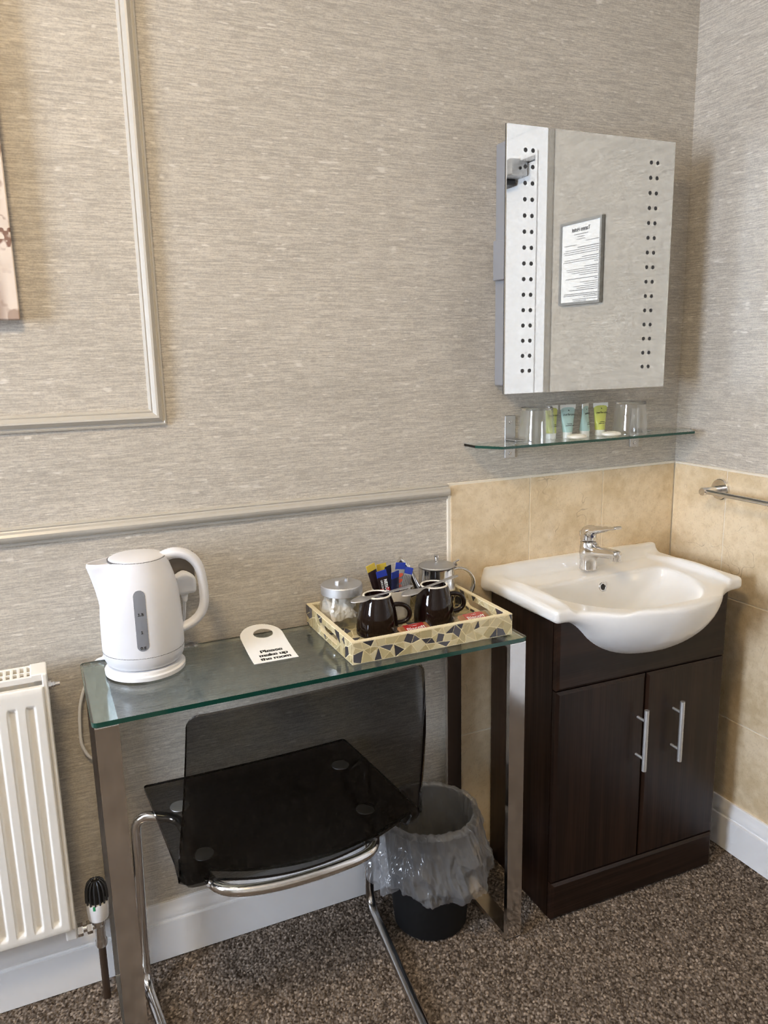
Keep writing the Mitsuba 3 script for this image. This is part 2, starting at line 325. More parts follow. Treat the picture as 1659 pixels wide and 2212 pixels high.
# ceiling lamp
lamp = thing('ceiling_lamp', 'round warm white ceiling lamp in a flush chrome ring', 'lamp')
add(lamp + '__shade', lathe([(0, -.075), (.07, -.07), (.12, -.05), (.15, -.02), (LAMP_R, 0.03), (0, 0.03)], 40, LAMP_AT), 'm_white_plastic', smooth=40,
    emitter={'type': 'area', 'radiance': rgb(LAMP_LIGHT)})
add(lamp + '__ring', lathe_loop([(LAMP_R + .004, .02), (LAMP_R + .018, .03), (LAMP_R + .018, .08), (LAMP_R + .004, .08)], 40, LAMP_AT), 'm_chrome', smooth=30)
# tiles
TX = [-0.731, -0.497, -0.262, -0.010]; TZ = [0.003, 0.035, 0.370, 0.7045, 1.041]; TT = 0.010; G = 0.0016
add('wall_back__grout', bbox(-0.7365, -0.0005, -TT + .0018, 0.0, 0.0, 1.0445), 'm_grout')
for i in range(3):
    for j in range(4): add('wall_back__tile', bbox(TX[i] + G, TX[i + 1] - G, -TT, 0.004, TZ[j] + G, TZ[j + 1] - G, .0009), 'm_tile')
TY = [-0.82, -0.667, -0.430, -0.193, -0.0105]
add('wall_right__grout', bbox(-TT + .0018, 0.0, -0.826, -0.0105, 0.0, 1.0445), 'm_grout')
for i in range(4):
    for j in range(4): add('wall_right__tile', bbox(-TT, 0.004, TY[i] + G, TY[i + 1] - G, TZ[j] + G, TZ[j + 1] - G, .0009), 'm_tile')
# mouldings
def profile_sweep_x(prof, x0, x1):          # prof: (out, z) outline polygon, wall at out = 0
    return extrude(Polygon(prof), x1 - x0, frame((x0, 0, 0), (0, -1, 0), (0, 0, 1)) @ np.diag([1, 1, -1, 1]))
def ogee(z0, h, d):
    out = [(0, 0), (.30, 0), (.38, .10), (.30, .16), (.42, .22), (.72, .27), (.96, .42), (1.0, .56), (.86, .70), (.52, .78), (.46, .84), (.55, .92), (.30, 1.0), (0, 1.0)]
    return [(a * d, z0 + b * h) for a, b in out]
def base_prof(h=0.137, d=0.018):
    return [(0, 0), (d, 0), (d, h * .66), (d * .96, h * .685), (d * .66, h * .69), (d * .62, h * .715), (d * .80, h * .735), (d * .82, h * .79), (d * .66, h * .86), (d * .46, h * .91), (d * .42, h * .97), (d * .30, h), (0, h)]
def sweep_fix(me):
    trimesh.repair.fix_normals(me); return me
_p = np.array(ogee(1.0075, .037, .022))
def extr_x(prof, x0, x1):
    me = extrude(Polygon(prof), x1 - x0); v = me.vertices
    return sweep_fix(trimesh.Trimesh(np.stack([x0 + v[:, 2], -v[:, 0], v[:, 1]], 1), me.faces, process=False))
def extr_y(prof, y0, y1, off=0.0):
    me = extrude(Polygon(prof), y1 - y0); v = me.vertices
    return sweep_fix(trimesh.Trimesh(np.stack([-off - v[:, 0], y0 + v[:, 2], v[:, 1]], 1), me.faces, process=False))
add('trim_1', extr_x(_p, RX0, -0.7365), 'm_paint', smooth=35, kind='structure', label='cream moulded chair rail along the back wall')
add('baseboard_back', extr_x(base_prof(), RX0, -0.7365), 'm_white_paint', smooth=35, kind='structure')
add('baseboard_right', extr_y(base_prof(), -0.832, -0.0105, TT), 'm_white_paint', smooth=35, kind='structure')
def mitred(x0, x1, z0, z1, w, d):
    P = [(a * 1.0, b) for a, b in [(0, 0), (0, .32), (.10, .40), (.16, .30), (.24, .34), (.32, .62), (.48, .98), (.60, .92), (.74, .66), (.80, .56), (.88, .60), (1.0, .30), (1.0, 0)]]
    V = []
    for a, b in P:
        s = a * w
        V += [[x0 + s, -b * d, z0 + s], [x1 - s, -b * d, z0 + s], [x1 - s, -b * d, z1 - s], [x0 + s, -b * d, z1 - s]]
    me = trimesh.Trimesh(np.array(V), grid_faces(len(P), 4, wrap_m=True), process=False); trimesh.repair.fix_normals(me); return me
add('trim_2', mitred(-2.55, -1.3935, 1.2265, 2.32, .033, .019), 'm_paint', smooth=25, kind='structure', label='cream moulded panel frame around the canvas print')
# door on the right wall (seen in the mirror)
add('door_1__leaf', bbox(0.004, 0.044, DY0 + .002, DY1 - .006, 0.004, DZ - .004, .002), 'm_white_paint')
add('door_1__jamb', extrude(sbox(DY0 - .001, 0, DY1 + .001, DZ + .001).difference(sbox(DY0 + .0005, -.1, DY1 - .0005, DZ - .0005)), .09, YZ(0.002)), 'm_white_paint')
_arch = extrude(sbox(DY0 - .062, 0, DY1 + .062, 2.075).difference(sbox(DY0, -.1, DY1, DZ)), .026, YZ(-0.026))
_arch2 = extrude(sbox(DY0 - .012, 0, DY1 + .012, DZ + .012).difference(sbox(DY0, -.1, DY1, DZ)), .006, YZ(-0.031))
add('door_1__architrave', cat_([_arch, _arch2]), 'm_white_paint')
add('door_1__over_panel', bbox(-0.024, 0, DY0 - .062, DY1 + .062, 2.077, RZ1 - .001, .002), 'm_white_paint')
_h = [lathe([(0, z0), (.0065, z0), (.0065, z1), (0, z1)], 14, (-0.006, DY1 - .008, 0)) for z0, z1 in ((1.716, 1.738), (1.7385, 1.76), (1.7605, 1.823))]
add('door_1__hinge', cat_(_h), 'm_steel', smooth=30)
add('door_1__closer', cat_([bbox(-0.066, 0.002, -1.235, -0.985, 1.945, 1.998, .003)]), 'm_steel')
add('door_1__closer__slot', bbox(-0.0668, -0.06, -1.10, -1.035, 1.966, 1.976, .001), 'm_black')
add('door_1__closer__screw', lathe([(0, 0), (.005, 0), (.005, .002), (0, .002)], 16).apply_transform(frame((-0.03, -0.985, 1.968), (1, 0, 0), (0, 0, -1))), 'm_black')
add('door_1__closer__arm', bbox(-0.05, -0.02, -1.26, -1.06, 1.998, 2.006, .002), 'm_dark_plastic')
add('door_1__closer__cover_foot', bbox(-0.05, -0.004, -1.19, -1.05, 1.925, 1.945, .004), 'm_black')
tag('door_1', 'white painted door with a grey door closer, seen in the mirror', kind='structure')
# framed notice on the right wall (seen in the mirror)
nt = thing('framed_notice', 'silver framed printed hotel notice on the right wall, reflected in the mirror', 'frame')
NY0, NY1, NZ0, NZ1 = -0.778, -0.573, 1.498, 1.755
add(nt + '__frame', extrude(sbox(NY0, NZ0, NY1, NZ1).difference(sbox(NY0 + .008, NZ0 + .008, NY1 - .008, NZ1 - .008)), .0125, YZ(-0.0130)), 'm_cap')
add(nt + '__paper', bbox(-0.009, -0.0005, NY0 + .006, NY1 - .006, NZ0 + .006, NZ1 - .006), 'm_paper')
_yc = (NY0 + NY1) / 2
add(nt + '__heading', text_at('Tanes Hotel', .0115, (-0.0091, _yc, 1.722), (0, -1, 0), (0, 0, 1), .0004, bold=True), 'm_ink')
_rg = np.random.default_rng(3); _rows = []
def words(a, b, z, hh):      # a < b in reading direction (towards -y)
    y = a
    while y < b - .003:
        w = min(.004 + .011 * _rg.random(), b - y); _rows.append(bbox(-0.0096, -0.0089, -(y + w), -y, z, z + hh * .62)); y += w + .0022
L0, L1 = -NY1 + .016, -NY0 - .018
for z, a, b, hh in ((1.712, .30, .70, .003), (1.7045, .40, .60, .003), (1.697, .38, .62, .003), (1.689, .0, .36, .003), (1.681, .62, .98, .003), (1.672, 0, .60, .0036), (1.666, 0, .95, .0028), (1.660, 0, 1, .0028), (1.654, 0, .97, .0028),
                    (1.642, 0, .45, .0036), (1.636, 0, .97, .0028), (1.630, 0, 1, .0028), (1.624, 0, .12, .0028), (1.612, 0, .38, .0036), (1.606, 0, .9, .0028), (1.600, 0, .88, .0028), (1.594, 0, .74, .0028), (1.588, 0, .52, .0028),
                    (1.577, 0, .92, .0036), (1.572, 0, .1, .0036), (1.565, 0, .52, .0028), (1.559, 0, .36, .0028), (1.553, 0, .68, .0028), (1.547, 0, .58, .0028), (1.541, 0, .8, .0036), (1.530, 0, .96, .0036), (1.525, 0, .97, .0036), (1.520, 0, .38, .0036),
                    (1.513, 0, .7, .003), (1.5085, .3, .68, .003)):
    words(L0 + (L1 - L0) * a, L0 + (L1 - L0) * b, z, hh)
add(nt + '__small_print', cat_(_rows), 'm_print')
plain('m_print', srgb(120, 120, 122), 0.6)

# ---------------------------------------------------------------- canvas print
cp = thing('canvas_print', 'pale canvas print of brown blossom hanging in the moulded wall panel', 'picture')
add(cp + '__canvas', rbox(-2.30, -1.645, -0.031, -0.002, 1.436, 2.14, .003), 'm_canvas', smooth=30)
# ---------------------------------------------------------------- mirror cabinet
mc = thing('mirror_cabinet', 'mirrored wall cabinet with two columns of grey dots down each side', 'mirror')
MX0, MX1, MZ0, MZ1, MY = -0.6507, -0.1719, 1.2615, 1.8398, -0.12
add(mc + '__body', rbox(-0.603, -0.215, -0.1135, 0.0, 1.276, 1.828, .006), 'm_cabinet_grey', smooth=40)
add(mc + '__mirror', bbox(MX0 + .0004, MX1 - .0004, MY, MY + .0045, MZ0 + .0004, MZ1 - .0004, .0004), 'm_mirror', label='mirror glass reflecting the white door and notice')
add(mc + '__backing', bbox(MX0, MX1, MY + .0046, MY + .0062, MZ0, MZ1), 'm_dark_plastic')
add(mc + '__side_box', rbox(-0.616, -0.601, -0.07, -0.012, 1.522, 1.612, .003), 'm_cabinet_grey', smooth=40)
_dot = lathe([(0, 0), (.0047, 0), (.0047, .0004), (0, .0004)], 14)
for x in (-0.602, -0.5825, -0.2455, -0.226):
    for k in range(15): add(mc + '__dot', _dot, 'm_dark_plastic', m=frame((x, MY, 1.3135 + k * (1.789 - 1.3135) / 14), (1, 0, 0), (0, 0, 1)))
for z in (1.335, 1.775): add(mc + '__screw', lathe([(0, 0), (.005, 0), (.0045, .003), (0, .004)], 14).apply_transform(frame((-0.603, -0.075, z), (0, -1, 0), (0, 0, 1))), 'm_chrome', smooth=30)
# ---------------------------------------------------------------- glass shelf
gs = thing('glass_shelf', 'clear glass wall shelf with cut corners on grey metal brackets under the mirror', 'shelf')
SZ = 1.140; _sp = Polygon([(-.690, -.006), (-.690, -.058), (-.649, -.115), (-.052, -.115), (-.014, -.062), (-.014, -.006)])
add(gs + '__glass_panel', extrude(_sp, .006, trans(0, 0, SZ - .006)), 'm_glass_top')
_e = [LineString([a, b]).buffer(.0005, cap_style='square') for a, b in (((-.690, -.0585), (-.649, -.1155)), ((-.649, -.1155), (-.052, -.1155)), ((-.052, -.1155), (-.014, -.0625)))]
add(gs + '__polished_edge', extrude(unary_union(_e), .0062, trans(0, 0, SZ - .0061)), 'm_glass_edge', label='dark green polished front edge')
for x in (-.571, -.169):
    b = add(gs + '__bracket', cat_([bbox(x, x + .031, -.004, 0, 1.094, 1.201, .001), bbox(x, x + .031, -.050, -.004, SZ + .0003, SZ + .0043, .001), bbox(x, x + .031, -.050, -.004, SZ - .0105, SZ - .0063, .001)]), 'm_steel')
    for z in (1.184, 1.106): add(b + '__screw', lathe([(0, 0), (.0045, 0), (.0042, .0018), (.0016, .0018), (.0012, .0006), (0, .0006)], 14).apply_transform(frame((x + .0155, -.004, z), (1, 0, 0), (0, 0, 1))), 'm_chrome')
_tw = lathe_loop([(.0452, 0), (.0446, .02), (.0425, .05), (.0402, .074), (.0393, .0772), (.0374, .0772), (.0380, .071), (.0402, .045), (.0424, .018), (.0430, 0)], 56)
_tbs = lathe([(0, .0776), (.0390, .0776), (.0385, .082), (.0365, .0855), (.033, .0868), (0, .0868)], 56)
for (x, y), s in (((-.5225, -.068), 'leftmost, in front of a green tube'), ((-.2230, -.060), 'rightmost, in front of the right bracket')):
    t = thing('drinking_glass', 'clear drinking glass upside down on the glass shelf, ' + s, 'glass', 'drinking glasses on the shelf')
    add(t + '__wall', _tw, 'm_thin_glass', smooth=40, m=trans(x, y, SZ)); add(t + '__base', _tbs, 'm_glass', smooth=40, m=trans(x, y, SZ), label='thick glass base facing up')
def toiletry(x, y, a, body, label):
    t = thing('toiletry_tube', label, 'tube', 'toiletry tubes on the shelf'); M = trans(x, y, SZ) @ rotz(a)
    n = 28; zs = np.linspace(.015, .078, 16); V = []
    for z in zs:
        q = (z - .015) / .063; wx = .0125 + (.0215 - .0125) * q; wy = .0125 * (1 - q) ** .8 + .0009
        th = np.arange(n) * 2 * PI / n; V.append(np.stack([wx * np.cos(th), wy * np.sin(th), th * 0 + z], 1))
    V = np.array(V); F = grid_faces(16, n, wrap_m=True); v = np.vstack([V.reshape(-1, 3), [[0, 0, .015], [0, 0, .078]]])
    k = np.arange(n); F = np.vstack([F, np.stack([k, (k + 1) % n, k * 0 + 16 * n], 1), np.stack([15 * n + k, 15 * n + (k + 1) % n, k * 0 + 16 * n + 1], 1)])
    bm = trimesh.Trimesh(v, F, process=False); trimesh.repair.fix_normals(bm)
    add(t + '__body', bm, body, smooth=50, m=M)
    add(t + '__seal', bbox(-.0217, .0217, -.0012, .0012, .072, .0835), 'm_tube_white', m=M, label='pale crimped top seal')
    add(t + '__cap', lathe([(0, 0), (.0118, 0), (.0122, .002), (.0122, .0145), (.0115, .0152), (0, .0152)], 28), 'm_tube_white', smooth=30, m=M, label='pale screw cap')
    def onface(z): q = (z - .015) / .063; return -(.0125 * (1 - q) ** .8 + .0009) - .0003
    def inkplane(z): s = (onface(z + .004) - onface(z - .004)) / .008; return (0, onface(z), z), (1, 0, 0), (0, s, 1)
    o, xd, yd = inkplane(.057); txt = text_at('Just for you', .0044, o, xd, yd, .0003)
    add(t + '__lettering', txt, 'm_ink', m=M)
    sm = []
    for z, w in ((.035, .007), (.031, .011)):
        o, xd, yd = inkplane(z); sm.append(extrude(sbox(-w, 0, w, .0012), .0003, frame(o, xd, yd)))
    o, xd, yd = inkplane(.069); sm.append(extrude(Point(0, 0).buffer(.0016).intersection(Point(.0016, .0012).buffer(.0026)), .0003, frame(o, xd, yd)))
    add(t + '__small_print', cat_(sm), 'm_ink', m=M)
toiletry(-.462, -.045, .15, 'm_tube_green', 'lime green toiletry tube standing right behind the left drinking glass')
toiletry(-.414, -.048, -.10, 'm_tube_blue', 'pale blue toiletry tube facing forward behind a white soap')
toiletry(-.358, -.046, .55, 'm_tube_blue', 'pale blue toiletry tube turned sideways in the middle of the shelf')
toiletry(-.311, -.048, -.08, 'm_tube_green', 'lime green toiletry tube between the blue tube and the right glass')
for x, y, s in ((-.411, -.083, 'in front of the pale blue tube'), (-.303, -.083, 'in front of the green tube')):
    me = trimesh.creation.icosphere(3, 1.0); v = me.vertices; v[:] = np.sign(v) * np.abs(v) ** .8; v *= [.0255, .0185, .0062]
    add('soap', me, 'm_soap', smooth=60, m=trans(x, y, SZ + .0062), label='small oval white soap on the glass shelf ' + s, cat='soap', group='soaps on the shelf')

# ---------------------------------------------------------------- washbasin, vanity, tap, towel rail
BX, BZ = -0.362, 0.800
def basin_sdf(x, y, z):
    slab = sd_rbox(x, y, z, (BX, -.170, BZ - .0165), (.283, .158, .0165), .012)
    ell = sd_ell(x, y, z, (BX, -.200, BZ - .004), (.244, .236, .166))
    ell = smax(ell, z - BZ, .014)
    o = smin(slab, ell, .046)
    o = smin(o, sd_rbox(x, y, z, (BX, -.022, BZ - .004), (.278, .0105, .027), .007), .022)
    dep = sd_rbox(x, y, z, (BX, -.22, BZ + .006), (.232, .170, .012), .010) - .004
    o = smax(o, -dep, .012)
    inn = sd_ell(x, y, z, (BX, -.172, BZ + .006), (.208, .222, .128))
    inn = smax(inn, y + .128 + (BZ - z) * .22, .03)
    return smax(o, -inn, .010)
basin = thing('washbasin', 'white ceramic washbasin with a rounded front set on the dark vanity', 'basin')
add(basin + '__bowl', surface_net(basin_sdf, (-.66, -.455, .635), (-.06, -.002, .84), .0033), 'm_ceramic', smooth=True)
Mo = frame((-.357, -.1364, .7616), (1, 0, 0), (0, .215, .977))
add(basin + '__overflow_ring', lathe_loop([(.0068, -.004), (.0115, -.004), (.0125, .0), (.0112, .0022), (.0082, .0022), (.0068, .0005)], 32, (0, 0, 0)).apply_transform(Mo), 'm_chrome', smooth=30, label='chrome overflow ring')
add(basin + '__overflow_hole', lathe([(0, -.006), (.0071, -.006), (.0071, .0008), (0, .0008)], 24).apply_transform(Mo), 'm_black')
tap = thing('mixer_tap', 'chrome single lever mixer tap on the back ledge of the washbasin', 'tap')
TXc, TYc = -.3625, -.083
def tap_body(x, y, z):
    d = sd_cap(x, y, z, (TXc, TYc, .790), (TXc, TYc, .868), .0225, .0205); d = smax(d, .796 - z, .003); d = smax(d, z - .872, .004)
    sp = sd_cap(x, y, z, (TXc, TYc - .005, .846), (TXc, -.188, .8605), .0165, .0125)
    sp = smax(sp, sd_rbox(x, y, z, (TXc, -.13, .855), (.0165, .10, .016), .006), .006)
    return smin(d, sp, .022)
add(tap + '__body', surface_net(tap_body, (TXc - .03, -.215, .785), (TXc + .03, -.05, .885), .0016), 'm_chrome', smooth=True)
def tap_lever(x, y, z):
    d = sd_cap(x, y, z, (TXc, TYc + .002, .876), (TXc, TYc + .002, .893), .0215, .0195); d = smax(d, .8745 - z, .002)
    d = smax(d, z - .914, .004)
    lv = sd_rbox(x, y, z - (.906 + (-(y + .10)) * .24), (TXc, -.135, 0), (.0115, .058, .0040), .0038)
    wd = sd_cap(x, y, z, (TXc, -.092, .902), (TXc, -.142, .914), .0125, .0050)
    return smin(smin(d, wd, .010), lv, .012)
add(tap + '__lever', surface_net(tap_lever, (TXc - .032, -.21, .866), (TXc + .032, -.05, .945), .0016), 'm_chrome', smooth=True)
add(tap + '__aerator', lathe([(0, 0), (.0105, 0), (.0115, .001), (.0115, .011), (0, .011)], 28, (TXc, -.1865, .8435)), 'm_chrome', smooth=30)
add(tap + '__indicator', lathe([(0, 0), (.004, 0), (.0036, .001), (0, .001)], 16).apply_transform(frame((TXc - .006, TYc - .0195, .888), (1, 0, .0), (0, .1, 1))), 'm_navy')
add(tap + '__plug_rod', cat_([tube([(TXc - .001, TYc + .030, .80), (TXc - .001, TYc + .030, .880)], .0022, 10), lathe([(0, 0), (.0035, 0), (.0048, .004), (.0052, .014), (.003, .017), (0, .0175)], 18, (TXc - .001, TYc + .030, .878))]), 'm_chrome', smooth=30)
# vanity unit, turned a little against the wall
VA = -0.026; VM = trans(-.622, -.305, 0) @ rotz(VA); VW, VD = .508, .288
vt = thing('vanity_cabinet', 'dark brown wood vanity cabinet with two doors under the washbasin', 'cabinet')
def vx(m): return m.copy().apply_transform(VM)
def sdoor(x0, x1, z0, z1, th=.018, b=.006):           # front with a bevelled edge: local y from 0 (front) to th
    P = []
    for x, sx in ((x0, 1), (x1, -1)):
        for z, sz in ((z0, 1), (z1, -1)): P += [[x, th, z], [x, b * .7, z], [x + sx * b, 0, z + sz * b]]
    return trimesh.convex.convex_hull(np.array(P))
carc = [bbox(0, .016, .019, VD, 0.001, .768), bbox(VW - .016, VW, .019, VD, .001, .768), bbox(.016, VW - .016, .022, VD - .01, .085, .10), bbox(.016, VW - .016, VD - .016, VD - .01, .1, .5)]
add(vt + '__carcass', vx(cat_(carc)), 'm_wood')
_fas = sdoor(.001, VW - .001, .5965, .766)
try:
    import manifold3d as m3
    def mani(t): return m3.Manifold(m3.Mesh(vert_properties=np.array(t.vertices, np.float32), tri_verts=np.array(t.faces, np.uint32)))
    _ce = trimesh.creation.icosphere(4, 1.0); _ce.apply_transform(np.diag([.243, .239, .153, 1])); _ce.apply_translation([BX, -.2, BZ])
    _mm = (mani(vx(_fas)) - mani(_ce)).to_mesh(); _fas_m = trimesh.Trimesh(_mm.vert_properties[:, :3], _mm.tri_verts, process=False)
except Exception: _fas_m = vx(_fas)
add(vt + '__fascia', _fas_m, 'm_wood_flat')
add(vt + '__plinth', vx(sdoor(.001, VW - .001, .001, .098, .018, .007)), 'm_wood_flat')
for x0, x1, hx in ((.001, .2585, .2375), (.2620, VW - .001, .3475)):
    d = add(vt + '__door', vx(sdoor(x0, x1, .1005, .5935, .018, .007)), 'm_wood')
    z0, z1 = (.358, .516); hm = [tube([(hx, -.030, z0), (hx, -.030, z1)], .0058, 16)]
    for z in (z0 + .030, z1 - .030): hm.append(tube([(hx, -.030, z), (hx, .001, z)], .0035, 10))
    add(d + '__handle', vx(cat_(hm)), 'm_satin', smooth=30, label='brushed steel bar handle')
# towel rail on the right wall
tr = thing('towel_rail', 'chrome towel rail on a round wall flange on the tiled right wall', 'towel rail')
for y in (-.178, -.76):
    Mf = frame((-TT, y, .990), (0, 1, 0), (0, 0, -1)) @ np.diag([1, 1, 1, 1.0])
    Mf = frame((-TT, y, .990), (0, -1, 0), (0, 0, 1))
    add(tr + '__flange', lathe([(0, 0), (.0272, 0), (.0278, .002), (.0275, .0075), (.026, .009), (0, .009)], 40).apply_transform(Mf), 'm_chrome', smooth=30)
    add(tr + '__post', lathe([(0, .007), (.0098, .007), (.0102, .010), (.0102, .068), (.0095, .070), (0, .070)], 32).apply_transform(Mf), 'm_chrome', smooth=30)
add(tr + '__bar', tube([(-.070, -.180, .990), (-.070, -.755, .990)], .0062, 20), 'm_chrome', smooth=30)

# ---------------------------------------------------------------- glass console table
tb = thing('console_table', 'narrow glass topped console table on chrome side frames', 'table')
QX0, QX1, QY0, QY1, QZ = -1.606, -0.7115, -0.3155, -0.018, 0.750
add(tb + '__glass_top', extrude(rrect(QX0, QY0, QX1, QY1, .010), .0088, trans(0, 0, QZ - .0088)), 'm_glass_top', smooth=30)
_o = rrect(QX0, QY0, QX1, QY1, .010)
add(tb + '__polished_edge', extrude(_o.buffer(.0004).difference(_o.buffer(-.0001)), .0086, trans(0, 0, QZ - .0088)), 'm_glass_edge', smooth=30, label='dark green polished glass edge')
for x0, s in ((-1.602, 'left'), (-.754, 'right')):
    ring = rrect(-.3125, 0.0, -.0205, .7405, .004).difference(rrect(-.3005, .012, -.0325, .7285, .003))
    add(tb + '__side_frame', extrude(ring, .040, YZ(x0)), 'm_chrome', smooth=25, label='chrome frame of flat bars')
add('plastic_clip', cat_([rbox(-1.398, -1.366, -.034, -.022, QZ, QZ + .007, .002), rbox(-1.388, -1.376, -.036, -.020, QZ, QZ + .010, .002)]), 'm_glass', smooth=40,
    label='small clear plastic piece at the back of the glass table right of the kettle', cat='clip')
# ---------------------------------------------------------------- kettle and its base
KX, KY = -1.4868, -0.107
kb = thing('kettle_base', 'round white power base under the electric kettle', 'kettle base')
add(kb + '__disc', lathe([(0, .0012), (.074, .0012), (.0775, .003), (.078, .0105), (.0735, .0125), (.0725, .0175), (.068, .0195), (0, .0195)], 64, (KX, KY, QZ)), 'm_white_plastic', smooth=35)
add(kb + '__foot', cat_([lathe([(0, 0), (.006, 0), (.006, .002), (0, .002)], 14, (KX + .066 * math.cos(a), KY + .066 * math.sin(a), QZ)) for a in (-1.62, .5, 2.6)]), 'm_white_plastic')
cord = spline([(KX - .045, KY + .055, QZ + .010), (-1.552, -.030, QZ + .0055), (-1.572, -.012, QZ - .002), (-1.592, -.009, .715), (-1.613, -.010, .66), (-1.6195, -.012, .60), (-1.614, -.012, .552), (-1.600, -.010, .532),
               (-1.584, -.009, .56), (-1.578, -.009, .65), (-1.571, -.009, .735), (-1.546, -.010, .763), (-1.50, -.010, .778), (-1.43, -.010, .786), (-1.396, -.011, .795), (-1.388, -.014, .825), (-1.387, -.022, .853), (-1.387, -.026, .872)], 160)
add(kb + '__power_cord', tube(cord, .0034, 10), 'm_white_plastic', smooth=60)
plug = lambda x, y, z: smin(smax(sd_rbox(x, y, z, (-1.387, -.028, .895), (.0245, .0155, .0245), .010), (np.abs(x + 1.387) * .75 + (z - .895) - .028), .006), sd_cap(x, y, z, (-1.387, -.026, .875), (-1.387, -.026, .855), .0085, .0055), .006)
add(kb + '__plug', surface_net(plug, (-1.42, -.05, .842), (-1.354, -.006, .93), .0018), 'm_white_plastic', smooth=True, label='white mains plug in the wall socket')
so = thing('wall_socket', 'dark metal mains socket on the back wall behind the kettle handle', 'socket')
add(so + '__plate', rbox(-1.4460, -1.3590, -.0085, 0, .868, .9555, .004), 'm_steel_dark', smooth=40)
plain('m_steel_dark', srgb(104, 98, 92), 0.32, 0.5, 0.7)
add(so + '__switch', rbox(-1.428, -1.416, -.012, -.006, .915, .935, .002), 'm_dark_plastic', smooth=40)
kt = thing('electric_kettle', 'white plastic electric kettle with a grey water gauge on the glass table', 'kettle')
KZ = QZ + .0198
def kr(z): return np.interp(z, [0, .003, .008, .018, .030, .036, .060, .095, .125, .145, .170, .192, .205, .212], [.060, .069, .0735, .0772, .0785, .0787, .0785, .0775, .0758, .0738, .0690, .0625, .0582, .0560])
from scipy.interpolate import PchipInterpolator
_kz = np.array([0, .003, .008, .018, .030, .036, .060, .095, .125, .145, .170, .192, .205, .212]); _kk = PchipInterpolator(_kz, kr(_kz))
KA = PI + .10                                      # direction of the spout
def kettle_body():
    n = 128; zs = np.r_[0, .0015, .003, .005, .008, .012, np.linspace(.018, .212, 60)]; th = np.arange(n) * 2 * PI / n; V = []
    for z in zs:
        d = (th - KA + PI) % (2 * PI) - PI; s = np.clip((z - .118) / .088, 0, 1) ** 1.6 * .037
        r = _kk(z) + s * np.exp(-(d / (.42 - .10 * np.clip((z - .12) / .09, 0, 1))) ** 2)
        zz = z - .004 * np.clip((z - .195) / .017, 0, 1) * (1 - np.cos(d)) * 0.5 * 0
        V.append(np.stack([r * np.cos(th), r * np.sin(th), th * 0 + zz], 1))
    top = V[-1]; V.append(top * [.965, .965, 1] + [0, 0, -.0005]); V.append(top * [.95, .95, 1] + [0, 0, -.010]); 
    V = np.array(V); m = len(V); v = np.vstack([V.reshape(-1, 3), [[0, 0, 0], [0, 0, .202]]]); F = grid_faces(m, n, wrap_m=True)
    k = np.arange(n); F = np.vstack([F, np.stack([k, (k + 1) % n, k * 0 + m * n], 1)[:, ::-1], np.stack([(m - 1) * n + k, (m - 1) * n + (k + 1) % n, k * 0 + m * n + 1], 1)])
    me = trimesh.Trimesh(v, F, process=False); trimesh.repair.fix_normals(me); me.apply_translation([KX, KY, KZ]); return me
add(kt + '__body', kettle_body(), 'm_kettle', smooth=35)
add(kt + '__seam', lathe_loop([(_kk(.0305) - .002, .0298), (_kk(.0305) + .0004, .0300), (_kk(.0305) + .0004, .0307), (_kk(.0305) - .002, .0310)], 128, (KX, KY, KZ)), 'm_groove')
lid = lathe([(.0528, .200), (.0532, .2115), (.0525, .2135), (.047, .2162), (.030, .2190), (.012, .2200), (0, .2201)], 72)
lid = trimesh.util.concatenate([lid]); lid.apply_translation([KX, KY, KZ])
add(kt + '__lid', lid, 'm_kettle', smooth=40)
add(kt + '__lid_joint', lathe_loop([(.0532, .2090), (.0550, .2090), (.0550, .2124), (.0532, .2124)], 72, (KX, KY, KZ)), 'm_groove')
hp = spline([(KX + .047, 0, .205), (KX + .066, 0, .2125), (KX + .092, 0, .2085), (KX + .112, 0, .190), (KX + .1215, 0, .160), (KX + .1240, 0, .125), (KX + .1215, 0, .097), (KX + .108, 0, .074), (KX + .090, 0, .062), (KX + .070, 0, .056)], 60)
hp = hp + [0, KY, KZ]; sw = np.clip(1.25 - np.linspace(0, 1, 60) * .9, .85, 1.25)
hd = tube(hp, 0, 22, flat=(.0130 * np.ones(60), .0102 * sw ** .6), up=(0, 1, 0))
HR = rotz(-.10, (KX, KY, 0)); add(kt + '__handle', hd, 'm_kettle', smooth=60, m=HR)
def gauge(w, z0, z1, off, n=13, m=40):
    ga = math.atan2(CAM[1] - KY, CAM[0] - KX) - .02; pts = []; 
    outline = LineString([(0, z0 + w), (0, z1 - w)]).buffer(w, quad_segs=10)
    me = trimesh.creation.extrude_polygon(outline, .001, engine='earcut'); me = me.subdivide_to_size(.006); v = me.vertices.copy()
    r = _kk(v[:, 1]) + off + (v[:, 2] - .0005); a = ga + v[:, 0] / _kk(v[:, 1])
    out = np.stack([KX + r * np.cos(a), KY + r * np.sin(a), KZ + v[:, 1]], 1); g = trimesh.Trimesh(out, me.faces, process=False); trimesh.repair.fix_normals(g); return g, ga
gm, ga = gauge(.0108, .046, .164, .0004)
add(kt + '__water_gauge', gm, 'm_gauge', smooth=50, label='grey water gauge window')
plain('m_gauge', srgb(122, 124, 130), 0.25)
for s, z in (('1.5', .116), ('1', .081), ('0.5', .050)):
    r = _kk(z) + .0014; nrm = np.array([math.cos(ga), math.sin(ga), 0]); xd = (-math.sin(ga), math.cos(ga), 0)
    add(kt + '__gauge_mark', text_at(s, .0052, (KX + r * nrm[0], KY + r * nrm[1], KZ + z), xd, (0, 0, 1), .0003, bold=True), 'm_ink')
